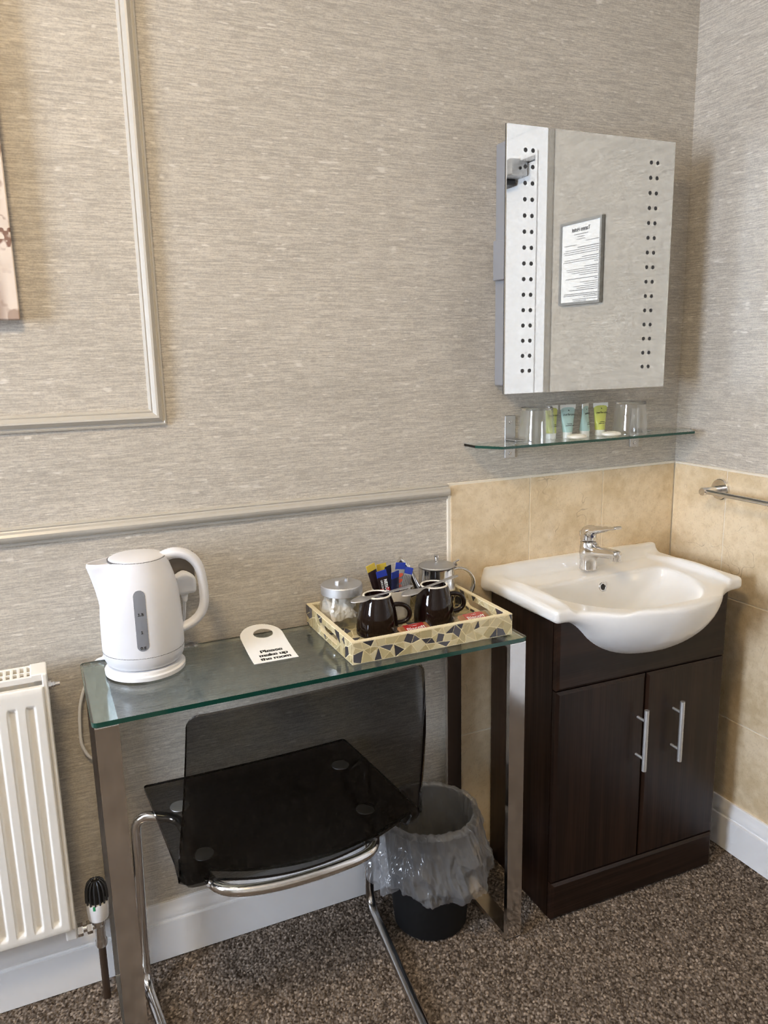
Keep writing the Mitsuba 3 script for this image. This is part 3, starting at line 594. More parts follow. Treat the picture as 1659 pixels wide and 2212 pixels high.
# ---------------------------------------------------------------- door hanger sign
ds = thing('door_hanger', 'white card door hanger lettered Please make up the room, lying on the glass table', 'sign')
def hanger_z(y): t = np.clip((y + .192) / .165, 0, 1); return QZ + .0004 + .0250 * t ** 1.6
_ar = affinity.scale(Point(0, 0).buffer(1, quad_segs=24), .0468, .047); _ar = affinity.translate(_ar, -1.2398, -.077)
hg = unary_union([sbox(-1.2866, -.192, -1.193, -.077), _ar]).difference(affinity.translate(affinity.scale(Point(0, 0).buffer(1, quad_segs=20), .0215, .0185), -1.2350, -.068))
def drape(me, fz, lift=0.0):
    me = me.subdivide_to_size(.008); v = me.vertices.copy(); v[:, 2] = v[:, 2] + fz(v[:, 1]) + lift; return trimesh.Trimesh(v, me.faces, process=False)
HS = rotz(-.02, (-1.24, -.19, 0))
add(ds + '__card', drape(extrude(hg, .0007), hanger_z), 'm_paper', smooth=40, m=HS)
for s, y in (('Please', -.1480), ('make up', -.1655), ('the room', -.1830)):
    me = meshkit.text_mesh(s, .0098, .0003, False); me = cat_([me] + [me.copy().apply_translation([k * .00085, 0, 0]) for k in (-1, 1)])
    me.apply_transform(np.diag([1.12, 1.15, 1, 1])); me.apply_translation([-1.2375 - me.bounds[:, 0].mean(), y, 0]); v = me.vertices.copy(); v[:, 2] += hanger_z(v[:, 1]) + .0007
    add(ds + '__lettering', trimesh.Trimesh(v, me.faces, process=False), 'm_ink', m=HS)
# ---------------------------------------------------------------- mosaic tray
ty = thing('mosaic_tray', 'mosaic serving tray of beige and dark grey pieces with cut-out handles on the glass table', 'tray')
AX0, AX1, AY0, AY1, AZ0, AZ1, AW = -1.1105, -.7320, -.2855, -.0065, QZ, QZ + .0475, .010
side = sbox(AY0, AZ0, AY1, AZ1).difference(rrect(-.205, AZ0 + .013, -.100, AZ0 + .033, .008))
add(ty + '__body', cat_([bbox(AX0, AX1, AY0, AY1, AZ0 + .0003, AZ0 + .006), bbox(AX0 + AW, AX1 - AW, AY0, AY0 + AW, AZ0 + .004, AZ1), bbox(AX0 + AW, AX1 - AW, AY1 - AW, AY1, AZ0 + .004, AZ1),
     extrude(side, AW, YZ(AX0)), extrude(side, AW, YZ(AX1 - AW))]), 'm_tray', label='cream tray body')
def mosaic(face, M, seed, n, dark=.24, squash=1.0):
    from scipy.spatial import Delaunay
    rg = np.random.default_rng(seed); x0, y0, x1, y1 = face.bounds; pts = []
    for yy in (y0 - .001, y1 + .001): pts += [np.array([x, yy + (.004 if yy > y0 else -.004) * 0]) for x in np.arange(x0 - .01, x1 + .02, .027) + rg.uniform(-.007, .007, len(np.arange(x0 - .01, x1 + .02, .027)))]
    for xx in (x0 - .002, x1 + .002): pts += [np.array([xx, y]) for y in np.arange(y0 + .02, y1, .026)]
    for _ in range(6000):
        q = np.array([rg.uniform(x0, x1), rg.uniform(y0, y1)])
        if all((q[0] - p[0]) ** 2 + (q[1] - p[1]) ** 2 > .0162 ** 2 for p in pts): pts.append(q)
    pts = np.array(pts); tri = Delaunay(pts); polys = []; used = set()
    for t in rg.permutation(len(tri.simplices)):
        if t in used: continue
        used.add(t); g = Polygon(pts[tri.simplices[t]])
        if rg.random() < .48:
            for nb in tri.neighbors[t]:
                if nb >= 0 and nb not in used:
                    u = g.union(Polygon(pts[tri.simplices[nb]]))
                    if u.convex_hull.area < u.area * 1.04 and u.area < 5.5e-4: used.add(nb); g = u; break
        polys.append(g)
    for c in polys:
        c = c.intersection(face).buffer(-.0010, join_style='mitre')
        for g in getattr(c, 'geoms', [c]):
            if g.is_empty or g.geom_type != 'Polygon' or g.area < 1.2e-5: continue
            k = rg.random()
            m_ = f'm_slate_{rg.integers(3)}' if k < dark else f'm_shell_{rg.integers(5)}'
            me = extrude(Polygon(g.exterior), .0014 + .0006 * rg.random()); v = me.vertices; v[:, 2] -= .0006
            add(ty + '__tessera', me, m_, m=M)
mosaic(sbox(AX0 + .001, AZ0 + .001, AX1 - .001, AZ1 - .001), XZ(AY0), 11, 62)
mosaic(affinity.scale(side, 1, .97), YZ(AX0) @ np.diag([1, 1, -1, 1]), 12, 40)
mosaic(side.intersection(sbox(AY0 + AW, AZ0 + .006, AY1 - AW, AZ1 - .001)), YZ(AX1 - AW) @ np.diag([1, 1, -1, 1]), 13, 36)
mosaic(sbox(AX0 + AW, AZ0 + .006, AX1 - AW, AZ1 - .001), XZ(AY1 - AW), 14, 50)
mosaic(sbox(AX0 + AW + .001, AY0 + AW + .001, AX1 - AW - .001, AY1 - AW - .001), trans(0, 0, AZ0 + .006), 15, 95, .2)
AF = AZ0 + .0078                                   # top of the tray floor
# jar with sachets
jr = thing('lidded_jar', 'round glass jar of white sachets with a brushed metal lid on the mosaic tray', 'jar')
JX, JY = -1.0475, -.0730; JS = np.diag([1, 1, .945, 1.0])
add(jr + '__glass', lathe_loop([(.0001, 0), (.033, 0), (.0375, .003), (.044, .014), (.0505, .032), (.0522, .046), (.0500, .062), (.0455, .074), (.0435, .080), (.0435, .088), (.0413, .088), (.0413, .079), (.0435, .072), (.0482, .061), (.0504, .046), (.0487, .032), (.0424, .016), (.0355, .007), (.0001, .006)], 56).apply_transform(trans(JX, JY, AF) @ JS), 'm_thin_glass', smooth=40)
jl = add(jr + '__lid', lathe([(0, .0795), (.0462, .0795), (.0470, .081), (.0470, .1000), (.0455, .1022), (.030, .1030), (0, .1032)], 56).apply_transform(trans(JX, JY, AF) @ JS), 'm_satin', smooth=30, label='brushed metal lid')
hp2 = fillet([(-.018, 0, .102), (-.018, 0, .1135), (.018, 0, .1135), (.018, 0, .102)], .005, 5) + [0, 0, 0]
add(jl + '__handle', tube(hp2, 0, 12, flat=(.0052, .0011), up=(0, 1, 0)).apply_transform(trans(JX, JY, AF) @ JS @ rotz(.55)), 'm_satin', smooth=40)
def crumple(w, h, seed, amp=.006):
    n = 26; u, v = np.meshgrid(np.linspace(-1, 1, n), np.linspace(-1, 1, n), indexing='ij'); P = np.stack([u * w / 2, v * h / 2, u * 0], -1)
    nz = meshkit.fbm(np.stack([u * 2.4 + seed, v * 2.4, u * 0 + seed * .7], -1), 3, seed) - .5; edge = (1 - np.maximum(np.abs(u), np.abs(v)) ** 4)
    P[..., 0] += .005 * (meshkit.fbm(np.stack([u * 2, v * 2, u * 0 + 9 + seed], -1), 2, seed + 3) - .5); P[..., 1] += .007 * (meshkit.fbm(np.stack([u * 3, v * 3, u * 0 + 5 + seed], -1), 2, seed + 5) - .5)
    a, b = P.copy(), P.copy(); a[..., 2] += nz * amp * 2 + .0042 * edge + .0003; b[..., 2] += nz * amp * 2 - .0042 * edge - .0003
    F = grid_faces(n, n); k = np.arange(n * n).reshape(n, n); rim = np.r_[k[:, 0], k[-1, 1:], k[::-1, -1][1:], k[0, ::-1][1:-1]]; r2 = np.roll(rim, -1); N = n * n
    F = np.vstack([F, F[:, ::-1] + N, np.stack([rim, rim + N, r2], 1), np.stack([r2, rim + N, r2 + N], 1)])
    me = trimesh.Trimesh(np.vstack([a.reshape(-1, 3), b.reshape(-1, 3)]), F, process=False); trimesh.repair.fix_normals(me); return me
for i, (dx, dy, z, w, h, az, tilt, lab) in enumerate(((-.012, -.022, .046, .058, .052, .15, 1.05, 'white paper sachet at the front inside the glass jar'), (-.022, .010, .040, .050, .046, -.9, 1.1, 'white paper sachet on the left inside the glass jar'),
                                                 (.016, .006, .052, .052, .040, .9, .75, 'white paper sachet standing at the right inside the glass jar'), (.004, .012, .030, .054, .050, .3, .45, 'white paper sachet lying at the bottom of the glass jar'))):
    add('paper_sachet', crumple(w, h, i + 2), 'm_teabag', smooth=50, m=trans(JX + dx, JY + dy, AF + z) @ rotz(az) @ rot(tilt, [1, 0, 0]), label=lab, cat='sachet', group='sachets in the jar')
# cup of sticks
CX, CY = -.9265, -.0770
add('white_cup', lathe_loop([(.0001, 0), (.036, 0), (.0405, .003), (.0428, .010), (.0452, .070), (.0445, .0725), (.0430, .070), (.0405, .011), (.0001, .006)], 52, (CX, CY, AF)), 'm_ceramic', smooth=40,
    label='white ceramic cup holding drink sticks, behind the brown mugs on the tray', cat='cup')
def stick(dx, dy, top, body, crimp, label, az=0.0, extra=None, w=.0118):
    """dx, dy: foot in the cup; top: world position of the upper end."""
    k = thing('drink_stick', label, 'sachet', 'drink sticks in the white cup'); a = np.array([CX + dx, CY + dy, AF + .008]); b = np.array(top); ax = (b - a); L = np.linalg.norm(ax); ax /= L
    xd = np.array([math.cos(az), math.sin(az), 0]); xd -= ax * (xd @ ax); M = frame(a, xd, ax)     # local: x width, y length, z thickness towards -y side
    s = np.linspace(0, L - .016, 12); th = np.abs(np.sin(np.linspace(.25, PI - .25, 12))) * .0034 + .0012
    me = tube(np.stack([s * 0, s, s * 0], 1), 0, 16, flat=(th, np.full(12, w)), up=(0, 0, 1)); add(k + '__pouch', me, body, smooth=50, m=M)
    add(k + '__crimp', bbox(-w, w, L - .017, L, -.0009, .0009, .0004), crimp, m=M, label='coloured crimped end')
    if extra: extra(k, M, L)
def lettered(k, M, L):
    ex = rot(-PI / 2, [0, 0, 1])
    t1 = text_at('NESCAFE', .0072, (.0010, L - .021, .0049), (0, -1, 0), (1, 0, 0), .0003, bold=True, center=False); t2 = text_at('ORIGINAL', .0044, (-.0070, L - .021, .0049), (0, -1, 0), (1, 0, 0), .0003, center=False)
    add(k + '__lettering', cat_([t1, t2]), 'm_paper', m=M, label='white lettering'); add(k + '__band', bbox(-.0117, .0117, L - .080, L - .044, .0018, .0040, .001), 'm_red', m=M)
def swirl(k, M, L):
    add(k + '__print', cat_([extrude(affinity.rotate(affinity.scale(Point(0, L - .03 - .014 * i).buffer(1, quad_segs=8), .0085, .0048), 35), .0003, trans(0, 0, .0047)) for i in range(4)]), 'm_orange', m=M)
def stripes(k, M, L):
    add(k + '__print', cat_([extrude(sbox(x, L - .085, x + .0016, L - .018), .0003, trans(0, 0, .0046)) for x in (-.009, -.005, -.001, .003, .007)]), 'm_groove', m=M)
stick(-.012, .012, (-.975, -.070, .888), 'm_coffee', 'm_gold', 'dark drink stick with a gold end, leftmost and tallest in the white cup', .12)
stick(-.006, -.004, (-.958, -.092, .877), 'm_deep_brown', 'm_blue', 'dark coffee stick with a blue end and white lettering in the white cup', -.12, lettered, .0125)
stick(.000, .018, (-.944, -.062, .884), 'm_coffee', 'm_gold', 'dark drink stick with a pale gold end behind the lettered stick', -.1)
stick(.006, .016, (-.926, -.060, .876), 'm_navy', 'm_navy', 'navy drink stick in the middle of the white cup', .5)
stick(.004, -.010, (-.925, -.098, .872), 'm_navy', 'm_blue', 'short drink stick with a bright blue end leaning forward in the cup', .35)
stick(.012, .008, (-.901, -.078, .885), 'm_silver', 'm_blue', 'white and orange drink stick with a blue end in the white cup', -.15, swirl)
stick(.016, .002, (-.882, -.080, .872), 'm_silver', 'm_blue', 'grey striped drink stick with a blue end, rightmost in the white cup', -.35, stripes)
# teapot
tp = thing('teapot', 'polished stainless steel teapot on the mosaic tray behind the brown mugs', 'teapot')
PX, PY = -.8000, -.0640; PZ = AF
add(tp + '__body', lathe([(0, 0), (.038, 0), (.0440, .003), (.0462, .012), (.0462, .026), (.0450, .045), (.0432, .062), (.0425, .080), (.0425, .096), (.0434, .1005), (.0415, .1015), (0, .1015)], 64, (PX, PY, PZ)), 'm_chrome', smooth=35)
tl = add(tp + '__lid', lathe([(0, .1018), (.0432, .1018), (.0438, .1032), (.0415, .1055), (.025, .1092), (.010, .1110), (0, .1112)], 64, (PX, PY, PZ)), 'm_steel', smooth=30, label='brushed steel hinged lid')
add(tl + '__knob', lathe([(0, .110), (.0050, .110), (.0040, .115), (.0046, .120), (.0062, .1245), (.0058, .129), (0, .1305)], 28, (PX, PY, PZ)), 'm_chrome', smooth=35)
sa = PI - .10; sd = np.array([math.cos(sa), math.sin(sa), 0])
sp = spline([np.array([PX, PY, PZ]) + sd * d + [0, 0, h] for d, h in ((.036, .040), (.052, .052), (.062, .072), (.074, .102), (.094, .128))], 40)
add(tp + '__spout', tube(sp, np.linspace(.0135, .0080, 40), 22), 'm_chrome', smooth=50)
ha = -.25; hv = np.array([math.cos(ha), math.sin(ha), 0])
hpt = spline([np.array([PX, PY, PZ]) + hv * d + [0, 0, h] for d, h in ((.040, .092), (.058, .094), (.080, .082), (.092, .058), (.084, .030), (.062, .012))], 50)
add(tp + '__handle', tube(hpt, 0, 14, flat=(.0095, .0038), up=np.cross(hv, [0, 0, 1])), 'm_chrome', smooth=50)
add(tp + '__hinge', cat_([tube([np.array([PX, PY, PZ]) + hv * .0455 + np.cross(hv, [0, 0, 1]) * s + [0, 0, .1040] for s in (-.008, .008)], .0036, 12), bbox(-.004, .011, -.003, .003, -.001, .0012, .0004).apply_transform(trans(PX + hv[0] * .046, PY + hv[1] * .046, PZ + .1085) @ rotz(ha) @ rot(-.5, [0, 1, 0]))]), 'm_chrome', smooth=30)
# brown mugs, upside down, and spoons lying on them
def mug(x, y, ha, label):
    t = thing('brown_mug', label, 'mug', 'upturned brown mugs'); H = .0885
    prof = [(.0440, 0), (.0465, .0015), (.0470, .006), (.0462, .020), (.0435, .040), (.0395, .060), (.0345, .076), (.0318, .0835), (.0310, .0862), (.0270, .0862), (.0262, .0800), (.0001, .0790), (.0001, .0740), (.028, .0740), (.036, .058), (.0405, .036), (.0425, .010), (.0428, 0.0015)]
    add(t + '__body', lathe_loop(prof, 60, (x, y, AF)), 'm_mug', smooth=35)
    add(t + '__foot_ring', lathe_loop([(.0273, .0855), (.0312, .0855), (.0314, .0872), (.0306, .0884), (.0282, .0884), (.0273, .0876)], 60, (x, y, AF)), 'm_unglazed', smooth=40, label='pale unglazed foot ring')
    d = np.array([math.cos(ha), math.sin(ha), 0]); o = np.array([x, y, AF])
    p = spline([o + d * a + [0, 0, h] for a, h in ((.036, .060), (.050, .0605), (.066, .054), (.0735, .040), (.070, .026), (.058, .019), (.043, .0195))], 46)
    add(t + '__handle', tube(p, 0, 16, flat=(.0060, .0050), up=np.cross(d, [0, 0, 1])), 'm_mug', smooth=60)
mug(-.9980, -.1570, -.20, 'dark brown mug standing upside down on the tray, the left one beside the glass jar')
mug(-.8530, -.1500, -.12, 'dark brown upside down mug on the tray, the right one in front of the teapot')
def spoon(tip, end, zt, ze, label, roll=0.0):
    a, b = np.array([*tip, zt]), np.array([*end, ze]); ax = b - a; L = np.linalg.norm(ax); M = frame(a, ax, np.cross([0, 0, 1], ax)) @ rot(roll, [1, 0, 0])
    n = 34; s = np.linspace(0, 1, n); w = np.interp(s, [0, .03, .10, .18, .26, .31, .36, .60, .90, .97, 1], [.001, .0085, .0150, .0158, .0110, .0060, .0042, .0044, .0062, .0064, .0020]); V = []
    for sgn in (1, -1):
        rows = []
        for i in range(n):
            u = np.linspace(-1, 1, 9); dome = .0055 * np.exp(-((s[i] - .16) / .10) ** 2); z = dome * (1 - u * u) + sgn * .0007 + .004 * np.exp(-((s[i] - .34) / .06) ** 2) * 0
            rows.append(np.stack([u * 0 + s[i] * L, u * w[i], z], 1))
        V.append(np.array(rows).reshape(-1, 3))
    F = grid_faces(n, 9); k = np.arange(n * 9).reshape(n, 9); rim = np.r_[k[:, 0], k[-1, 1:], k[::-1, -1][1:], k[0, ::-1][1:-1]]; r2 = np.roll(rim, -1); N = n * 9
    F = np.vstack([F, F[:, ::-1] + N, np.stack([rim, r2, rim + N], 1), np.stack([r2, r2 + N, rim + N], 1)])
    me = trimesh.Trimesh(np.vstack(V), F, process=False); trimesh.repair.fix_normals(me)
    add('teaspoon', me, 'm_steel', smooth=40, m=M, label=label, cat='spoon', group='teaspoons on the mugs')
spoon((-1.068, -.178), (-.907, -.150), AF + .0862, AF + .0925, 'steel teaspoon lying across the left upturned mug')
spoon((-.953, -.190), (-.781, -.132), AF + .0862, AF + .0935, 'steel teaspoon lying across the right upturned mug')
# wrapped biscuits
def biscuit(x, y, az, label, z=.0):
    t = thing('wrapped_biscuit', label, 'biscuit', 'wrapped biscuits in the tray'); M = trans(x, y, AF + .003 + z) @ rotz(az) @ rot(.24, [1, 0, 0])
    add(t + '__biscuit', rbox(-.036, .036, -.0145, .0145, 0, .0072, .003), 'm_biscuit', smooth=40, m=M)
    add(t + '__label_band', rbox(-.024, .027, -.0152, .0152, -.0006, .0082, .0032), 'm_red', smooth=40, m=M, label='red paper band')
    add(t + '__lettering', cat_([text_at('Biscoff', .0098, (.0015, -.0095, .00815), (1, 0, 0), (0, 1, 0), .0003, bold=True), text_at('Lotus', .0034, (.0015, .0040, .00815), (1, 0, 0), (0, 1, 0), .0003)]), 'm_paper', m=M, label='white lettering')
    n, q = 40, 14; xs = np.linspace(-.0465, .0465, n); V = []
    for i, xx in enumerate(xs):
        e = np.clip((abs(xx) - .036) / .010, 0, 1); hy = .0165 + .0015 * e; hz = .0052 * (1 - e) + .0006; a = np.arange(q) * 2 * PI / q
        wob = (meshkit.noise(np.stack([np.full(q, xx * 160), np.cos(a) * 2, np.sin(a) * 2], 1), 7) - .5) * (.0012 + .006 * e)
        V.append(np.stack([np.full(q, xx), hy * np.sign(np.cos(a)) * np.abs(np.cos(a)) ** .4, .0040 + hz * np.sign(np.sin(a)) * np.abs(np.sin(a)) ** .5 + wob], 1))
    add(t + '__wrapper', trimesh.Trimesh(np.array(V).reshape(-1, 3), grid_faces(n, q, wrap_m=True), process=False), 'm_wrap', smooth=True, m=M, label='clear crinkled wrapper')
biscuit(-.940, -.222, .04, 'wrapped biscuit with a red band at the front edge of the tray, the left one', .013)
biscuit(-.790, -.220, .03, 'wrapped biscuit with a red band near the right front corner of the tray', .013)

# ---------------------------------------------------------------- smoked plastic chair
ch = thing('smoked_chair', 'smoked transparent plastic chair on a chrome tube frame tucked under the glass table', 'chair')
def chair_shell():
    U = np.r_[-1 + np.array([0, .012, .03, .055, .09, .13]), np.linspace(-.82, .82, 39), 1 - np.array([.13, .09, .055, .03, .012, 0])]; nu = len(U)
    seat = [(s, 0) for s in np.linspace(0, 1, 26)]; rows = []
    # centre line as a function of u: front (yf, zf) -> rear of seat (yr, zr) -> bend -> top of the back (yt, zt)
    def prof(u, k):
        c = 1 - u * u
        yf, zf = -.022 + .004 * c, .4455 - .006 * c; yr, zr = -.335 - .024 * c, .431 - .047 * c; yt, zt = -.428 - .016 * c, .785 + .003 * c + .006 * u
        R = .019
        if k[0] == 's':
            t = k[1]; return yf + (yr - yf) * t, zf + (zr - zf) * (.35 * t + .65 * t ** 1.8) - .004 * math.sin(PI * t) * c
        if k[0] == 'b':
            a = k[1] * (PI / 2 + .16); return yr - R * math.sin(a), zr + R * (1 - math.cos(a)) - R * .12 * math.sin(a)
        yb, zb = prof(u, ('b', 1.0)); t = k[1]; return yb + (yt - yb) * t - .006 * math.sin(PI * t), zb + (zt - zb) * t
    keys = [('s', t) for t in np.r_[0, .012, .03, .06, np.linspace(.1, 1, 26)]] + [('b', t) for t in np.linspace(0, 1, 13)[1:]] + [('t', t) for t in np.r_[np.linspace(0, .90, 32), .92, .94, .955, .97, .98, .99, .995, 1][1:]]
    P = np.zeros((len(keys), nu, 3)); q = np.linspace(0, 1, len(keys))
    for i, k in enumerate(keys):
        fr = 0.45 * k[1] if k[0] == 's' else (0.45 + .05 * k[1] if k[0] == 'b' else .5 + .5 * k[1])
        xc = np.interp(fr, [0, .45, .5, .75, 1], [-1.2705, -1.241, -1.229, -1.2345, -1.2425]); hw = np.interp(fr, [0, .4, .5, .75, 1], [.235, .243, .251, .236, .2205])
        for j, u in enumerate(U):
            kk, uu, rc = k, u, .026
            if k[0] == 't' or (k[0] == 's' and k[1] < .2):          # rounded free corners
                Lk = .35 if k[0] == 't' else .32; rc = .021 if k[0] == 't' else .008; e = (1 - k[1]) * Lk if k[0] == 't' else k[1] * Lk; du = (1 - abs(u)) * hw
                if e < rc and du < rc:
                    a, b = 1 - du / rc, 1 - e / rc; a2, b2 = a * math.sqrt(1 - b * b / 2), b * math.sqrt(1 - a * a / 2)
                    uu = math.copysign(1 - (1 - a2) * rc / hw, u); tt = (1 - b2) * rc / Lk; kk = (k[0], 1 - tt if k[0] == 't' else tt)
            y, z = prof(uu, kk); D = 0 if kk[0] == 's' else .036 * kk[1] if kk[0] == 'b' else .008 + .028 * (1 - kk[1]) ** 1.4
            if kk[0] == 'b': z -= .020 * math.sin(PI * kk[1]) * min(1, max(0, (abs(uu) - .78) / .16))
            P[i, j] = xc + hw * uu, y + D * max(0, (abs(uu) - .84) / .16) ** 2, z
    m = len(keys); n1 = np.cross(np.gradient(P, axis=1), np.gradient(P, axis=0)); n1 /= np.linalg.norm(n1, axis=2, keepdims=True)
    A, B = P + n1 * .0030, P - n1 * .0030
    keep = np.ones((m - 1, nu - 1), bool)
    uc = (U[1:] + U[:-1]) / 2
    for i, k in enumerate(keys[:-1]):
        if k[0] == 'b' or (k[0] == 's' and k[1] > .985) or (k[0] == 't' and k[1] < .02): keep[i, np.abs(uc) < .80] = False
    idx = np.arange(m * nu).reshape(m, nu); N = m * nu; F = []
    i, j = np.nonzero(keep); a, b, c, d = idx[i, j], idx[i + 1, j], idx[i + 1, j + 1], idx[i, j + 1]
    F += [np.stack([a, b, c], 1), np.stack([a, c, d], 1), np.stack([a + N, c + N, b + N], 1), np.stack([a + N, d + N, c + N], 1)]
    K = np.pad(keep, 1); e = []
    for (di, dj, s0, s1) in ((-1, 0, (0, 1), (0, 0)), (1, 0, (1, 0), (1, 1)), (0, -1, (0, 0), (1, 0)), (0, 1, (1, 1), (0, 1))):
        bd = keep & ~K[1 + di:m + di, 1 + dj:nu + dj]; i, j = np.nonzero(bd); p, q2 = idx[i + s0[0], j + s0[1]], idx[i + s1[0], j + s1[1]]
        e += [np.stack([p, q2, q2 + N], 1), np.stack([p, q2 + N, p + N], 1)]
    me = trimesh.Trimesh(np.vstack([A.reshape(-1, 3), B.reshape(-1, 3)]), np.vstack(F), process=False); ed = trimesh.Trimesh(me.vertices.copy(), np.vstack(e), process=False)
    me.remove_unreferenced_vertices(); ed.remove_unreferenced_vertices()
    def seat_at(x, y):
        S = P[:30].reshape(-1, 3); k = np.argmin((S[:, 0] - x) ** 2 + (S[:, 1] - y) ** 2); return S[k, 2] + .003
    return me, ed, seat_at
_sh, _ed, seat_at = chair_shell()
add(ch + '__shell', _sh, 'm_smoke', smooth=True, label='smoked see-through seat and back in one piece')
add(ch + '__shell__rim', _ed, 'm_shell_rim', smooth=30)
plain('m_shell_rim', srgb(18, 18, 19), 0.12, 0.6)
mat('m_cap', two({'type': 'roughconductor', 'alpha': 0.3, 'distribution': 'ggx', 'material': 'none', 'specular_reflectance': rgb([0.38, 0.38, 0.37])}))
for x, y in ((-1.082, -.118), (-1.087, -.274), (-1.446, -.124), (-1.430, -.282)):
    z = seat_at(x, y); add(ch + '__cap', lathe([(0, 0), (.0195, 0), (.0205, .001), (.0200, .0028), (.014, .0040), (0, .0044)], 32, (x, y, z - .0004)), 'm_cap', smooth=40, label='round metal fixing cap')
_fl = [(-1.542, -.080, .0125), (-1.533, -.088, .424), (-1.450, -.118, .4100)]
_re = [tuple(q) for q in spline([(-1.436, -.230, .3990), (-1.432, -.315, .3960), (-1.412, -.362, .3960), (-1.355, -.386, .3935), (-1.262, -.394, .3920), (-1.168, -.385, .3885), (-1.110, -.362, .3870), (-1.090, -.315, .3910), (-1.088, -.230, .3985)], 40)]
_frr = [(-1.083, -.115, .4100), (-1.004, -.082, .424), (-.998, -.068, .0125)]
def arc(p, r): return [tuple(q) for q in fillet(p, r, 9)[1:-1]]
_c = [(-1.500, -.520, .0125)] + _fl + [_re[0]]
path = arc([(-1.44, -.575, .0125)] + _c, .05) + _re + arc([_re[-1]] + _frr + [(-1.045, -.480, .0125), (-1.095, -.560, .0125), (-1.30, -.57, .0125)], .05)
add(ch + '__frame', tube(path, .0108, 18, closed=True), 'm_chrome', smooth=60, label='bent chrome tube frame')

# ---------------------------------------------------------------- waste bin and liner
WX, WY, WH = -.8760, -.1600, .283
add('waste_bin', lathe_loop([(.0001, .001), (.084, .001), (.088, .005), (.1125, WH - .004), (.1150, WH), (.1125, WH + .002), (.1095, WH - .004), (.085, .008), (.0001, .006)], 64, (WX, WY, 0)), 'm_bin', smooth=35,
    label='black round plastic waste bin on the carpet under the glass table', cat='bin')
def liner():
    n, m = 420, 120; th = np.arange(n) * 2 * PI / n; t = np.linspace(0, 1, m); rg = np.random.default_rng(4)
    TH, TT_ = np.meshgrid(th, t); c, s = np.cos(TH), np.sin(TH)
    hem = .158 + .034 * (meshkit.fbm(np.stack([np.cos(th) * 1.7, np.sin(th) * 1.7, th * 0], 1), 3, 3) - .5) * 2 - .0; hem = hem + .012 * np.cos(th - 1.0)
    seg = .42; inn = TT_ < seg; q = TT_ / seg; z_in = .060 + (WH + .012 - .060) * q; r_in = np.interp(z_in, [0, WH], [.083, .1075]) - .004
    q2 = np.clip((TT_ - seg) / (1 - seg), 0, 1); over = np.clip(q2 / .10, 0, 1); z_out = WH + .012 - (WH + .012 - hem[None, :]) * np.clip((q2 - .03) / .97, 0, 1); flare = np.clip((q2 - .1) / .9, 0, 1)
    r_out = .1035 + (.1215 - .1035) * np.sin(over * PI / 2) + .024 * flare - .012 * np.clip((q2 - .8) / .2, 0, 1) ** 2
    R = np.where(inn, r_in, r_out); Z = np.where(inn, z_in, z_out)
    nz = lambda f, zf, sd_: meshkit.fbm(np.stack([c * f, s * f, Z * zf], -1), 3, sd_) - .5
    ridge = lambda f, zf, sd_: .5 - np.abs(2 * meshkit.noise(np.stack([c * f + Z * 11, s * f - Z * 9, Z * zf], -1), sd_) - 1)
    w_in = np.clip((z_in - .1) / .1, .3, 1); amp = np.where(inn, .006 * w_in, .005 + .020 * flare)
    R = R + amp * (1.3 * ridge(3.2, 4, 2) + .9 * ridge(6, 11, 5) + .45 * ridge(12, 26, 15) + .25 * ridge(26, 50, 21) + 1.2 * nz(3, 9, 8) * 1.6)
    R = np.where(inn, np.minimum(R, np.interp(z_in, [0, WH], [.084, .108])), np.maximum(R, np.where(Z < WH + .001, np.interp(Z, [0, WH], [.0895, .1165]), .09)))
    Z = Z + np.where(inn, .010, .010 + .004 * flare) * nz(9, 9, 12) * 1.5 * (TT_ > .3)
    v = np.stack([WX + R * c, WY + R * s, Z], -1).reshape(-1, 3)
    return trimesh.Trimesh(v, grid_faces(m, n, wrap_m=True), process=False)
add('bin_liner', liner(), 'm_liner', smooth=True, label='clear crinkled plastic liner folded over the rim of the black bin', cat='bin liner')

# ---------------------------------------------------------------- radiator and valve
rd = thing('radiator', 'white panel radiator with pressed vertical channels on the back wall', 'radiator')
QR0, QR1, RYF, RYB, RB, RT = -2.30, -1.669, -.104, -.034, .208, .748
def rad_panel():
    nx, zz = 430, np.r_[RB, RB + .003, np.linspace(RB + .012, RB + .045, 12), np.linspace(RB + .06, RT - .06, 8), np.linspace(RT - .045, RT - .012, 12), RT - .003, RT]
    X = np.linspace(QR0, QR1 - .008, nx); d = np.zeros((len(zz), nx)); pitch = .0328
    for i, z in enumerate(zz):
        e = np.clip(min(z - (RB + .016), RT - .034 - z) / .012, 0, 1); e = e * e * (3 - 2 * e)
        u = ((QR1 - .024 - X) % pitch) / pitch; inside = (X < QR1 - .024)
        g = np.clip(np.minimum(u - .06, .62 - u) / .13, 0, 1); g = g * g * (3 - 2 * g); d[i] = .0075 * g * e * inside
    Xg, Zg = np.meshgrid(X, zz); edge = np.clip((np.minimum(Zg - RB, RT - Zg)) / .003, 0, 1); rx = np.clip((QR1 - .008 - Xg) / .004, 0, 1)
    front = np.stack([Xg, RYF + d + .003 * (1 - np.sqrt(edge * rx)), Zg], -1); return trimesh.Trimesh(front.reshape(-1, 3), grid_faces(len(zz), nx), process=False)
_rp = rad_panel()
add(rd + '__front_panel', cat_([_rp]), 'm_radiator', smooth=40)
add(rd + '__core', cat_([bbox(QR0, QR1 - .008, RYF + .0112, RYF + .0125, RB + .002, RT - .002), bbox(QR0, QR1 - .008, RYB - .002, RYB, RB + .002, RT), bbox(QR0, QR1 - .008, RYF + .0025, RYF + .012, RB + .0005, RB + .003), bbox(QR0, QR1 - .008, RYF + .0025, RYF + .012, RT - .002, RT)]), 'm_radiator')
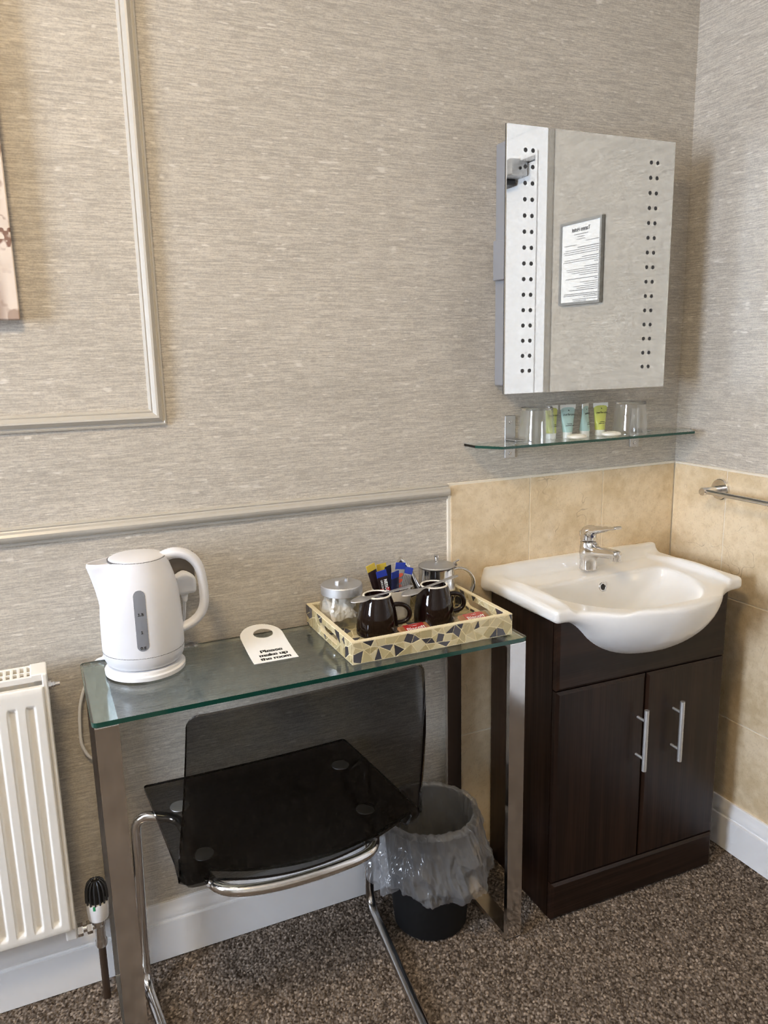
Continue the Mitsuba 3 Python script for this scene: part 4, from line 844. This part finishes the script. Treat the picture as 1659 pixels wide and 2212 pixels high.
add(rd + '__side_panel', cat_([rbox(QR1 - .010, QR1, RYF + .004, RYB, RB, RT + .024, .003), rbox(QR1 - .030, QR1, RYF + .006, RYB, RT + .010, RT + .025, .003)]), 'm_radiator', smooth=40)
gr = add(rd + '__top_grille', cat_([bbox(QR0, QR1 - .022, RYF + .006, RYF + .013, RT + .010, RT + .022, .001), bbox(QR0, QR1 - .022, RYB - .008, RYB, RT + .010, RT + .022, .001), bbox(QR0, QR1 - .022, -.0705, -.0675, RT + .016, RT + .0215, .0006)]), 'm_radiator')
_slat = bbox(-.0026, .0026, RYF + .012, RYB - .007, RT + .016, RT + .0215, .0006)
for k in range(50): add(gr + '__slat', _slat, 'm_radiator', m=trans(QR1 - .026 - .0122 * k, 0, 0))
add(rd + '__bleed_plug', cat_([lathe([(0, 0), (.0085, 0), (.0085, .006), (.006, .007), (.006, .012), (.0045, .013), (0, .013)], 6).apply_transform(frame((QR1, -.069, .736), (0, 1, 0), (0, 0, 1))), lathe([(0, .012), (.0042, .012), (.0042, .021), (0, .021)], 16).apply_transform(frame((QR1, -.069, .736), (0, 1, 0), (0, 0, 1)))]), 'm_chrome')
add(rd + '__bracket', cat_([bbox(x, x + .03, RYB - .002, 0, z, z + .05, .001) for x in (-1.85, -2.2) for z in (.28, .62)]), 'm_radiator')
rv = thing('radiator_valve', 'thermostatic radiator valve with a black ribbed head and white collar beside the radiator', 'valve')
VX_, VY_ = -1.6235, -.069
add(rv + '__pipe', tube([(VX_, VY_, -.003), (VX_, VY_, .145)], .0076, 18), 'm_copper', smooth=30, label='brown copper pipe')
add(rv + '__body', cat_([lathe([(0, .128), (.0105, .128), (.0120, .131), (.0120, .142), (.0105, .145), (.0100, .150), (.0100, .176), (.0125, .180), (.0135, .186), (.0135, .196), (0, .199)], 24, (VX_, VY_, 0)), tube([(VX_, VY_, .180), (QR1 + .0015, VY_, .180)], .0075, 16)]), 'm_chrome', smooth=30)
add(rv + '__nut', cat_([lathe([(0, 0), (.0128, 0), (.0135, .0012), (.0135, .0098), (.0128, .011), (0, .011)], 6).apply_transform(frame((QR1 + a, VY_, .180), (0, 1, 0), (0, 0, 1))) for a in (.0015, .020)]), 'm_chrome')
add(rd + '__connection', rbox(QR1 - .022, QR1 + .001, VY_ - .011, VY_ + .011, .168, .212, .004), 'm_radiator')
add(rv + '__collar', lathe([(0, .197), (.0190, .197), (.0208, .200), (.0222, .218), (.0225, .236), (.0215, .238), (0, .238)], 40, (VX_, VY_, 0)), 'm_white_plastic', smooth=35, label='white collar')
add(rv + '__marker', bbox(-.0025, .0025, -.0234, -.019, .229, .238, .0005), 'm_green', m=trans(VX_, VY_, 0) @ rotz(-.35))
hdv = add(rv + '__head', lathe([(0, .238), (.0165, .238), (.0170, .244), (.0160, .270), (.0130, .279), (.006, .2830), (0, .2835)], 32, (VX_, VY_, 0)), 'm_black', smooth=35, label='black ribbed head')
for k in range(14):
    a = k * 2 * PI / 14; pth = spline([(.0212, 0, .2385), (.0210, 0, .252), (.0198, 0, .267), (.0160, 0, .280), (.0085, 0, .2865)], 12); add(hdv + '__fin', tube(pth, 0, 8, flat=(.0017, .0024), up=(0, 1, 0)), 'm_dark_plastic', smooth=50, m=trans(VX_, VY_, 0) @ rotz(a))
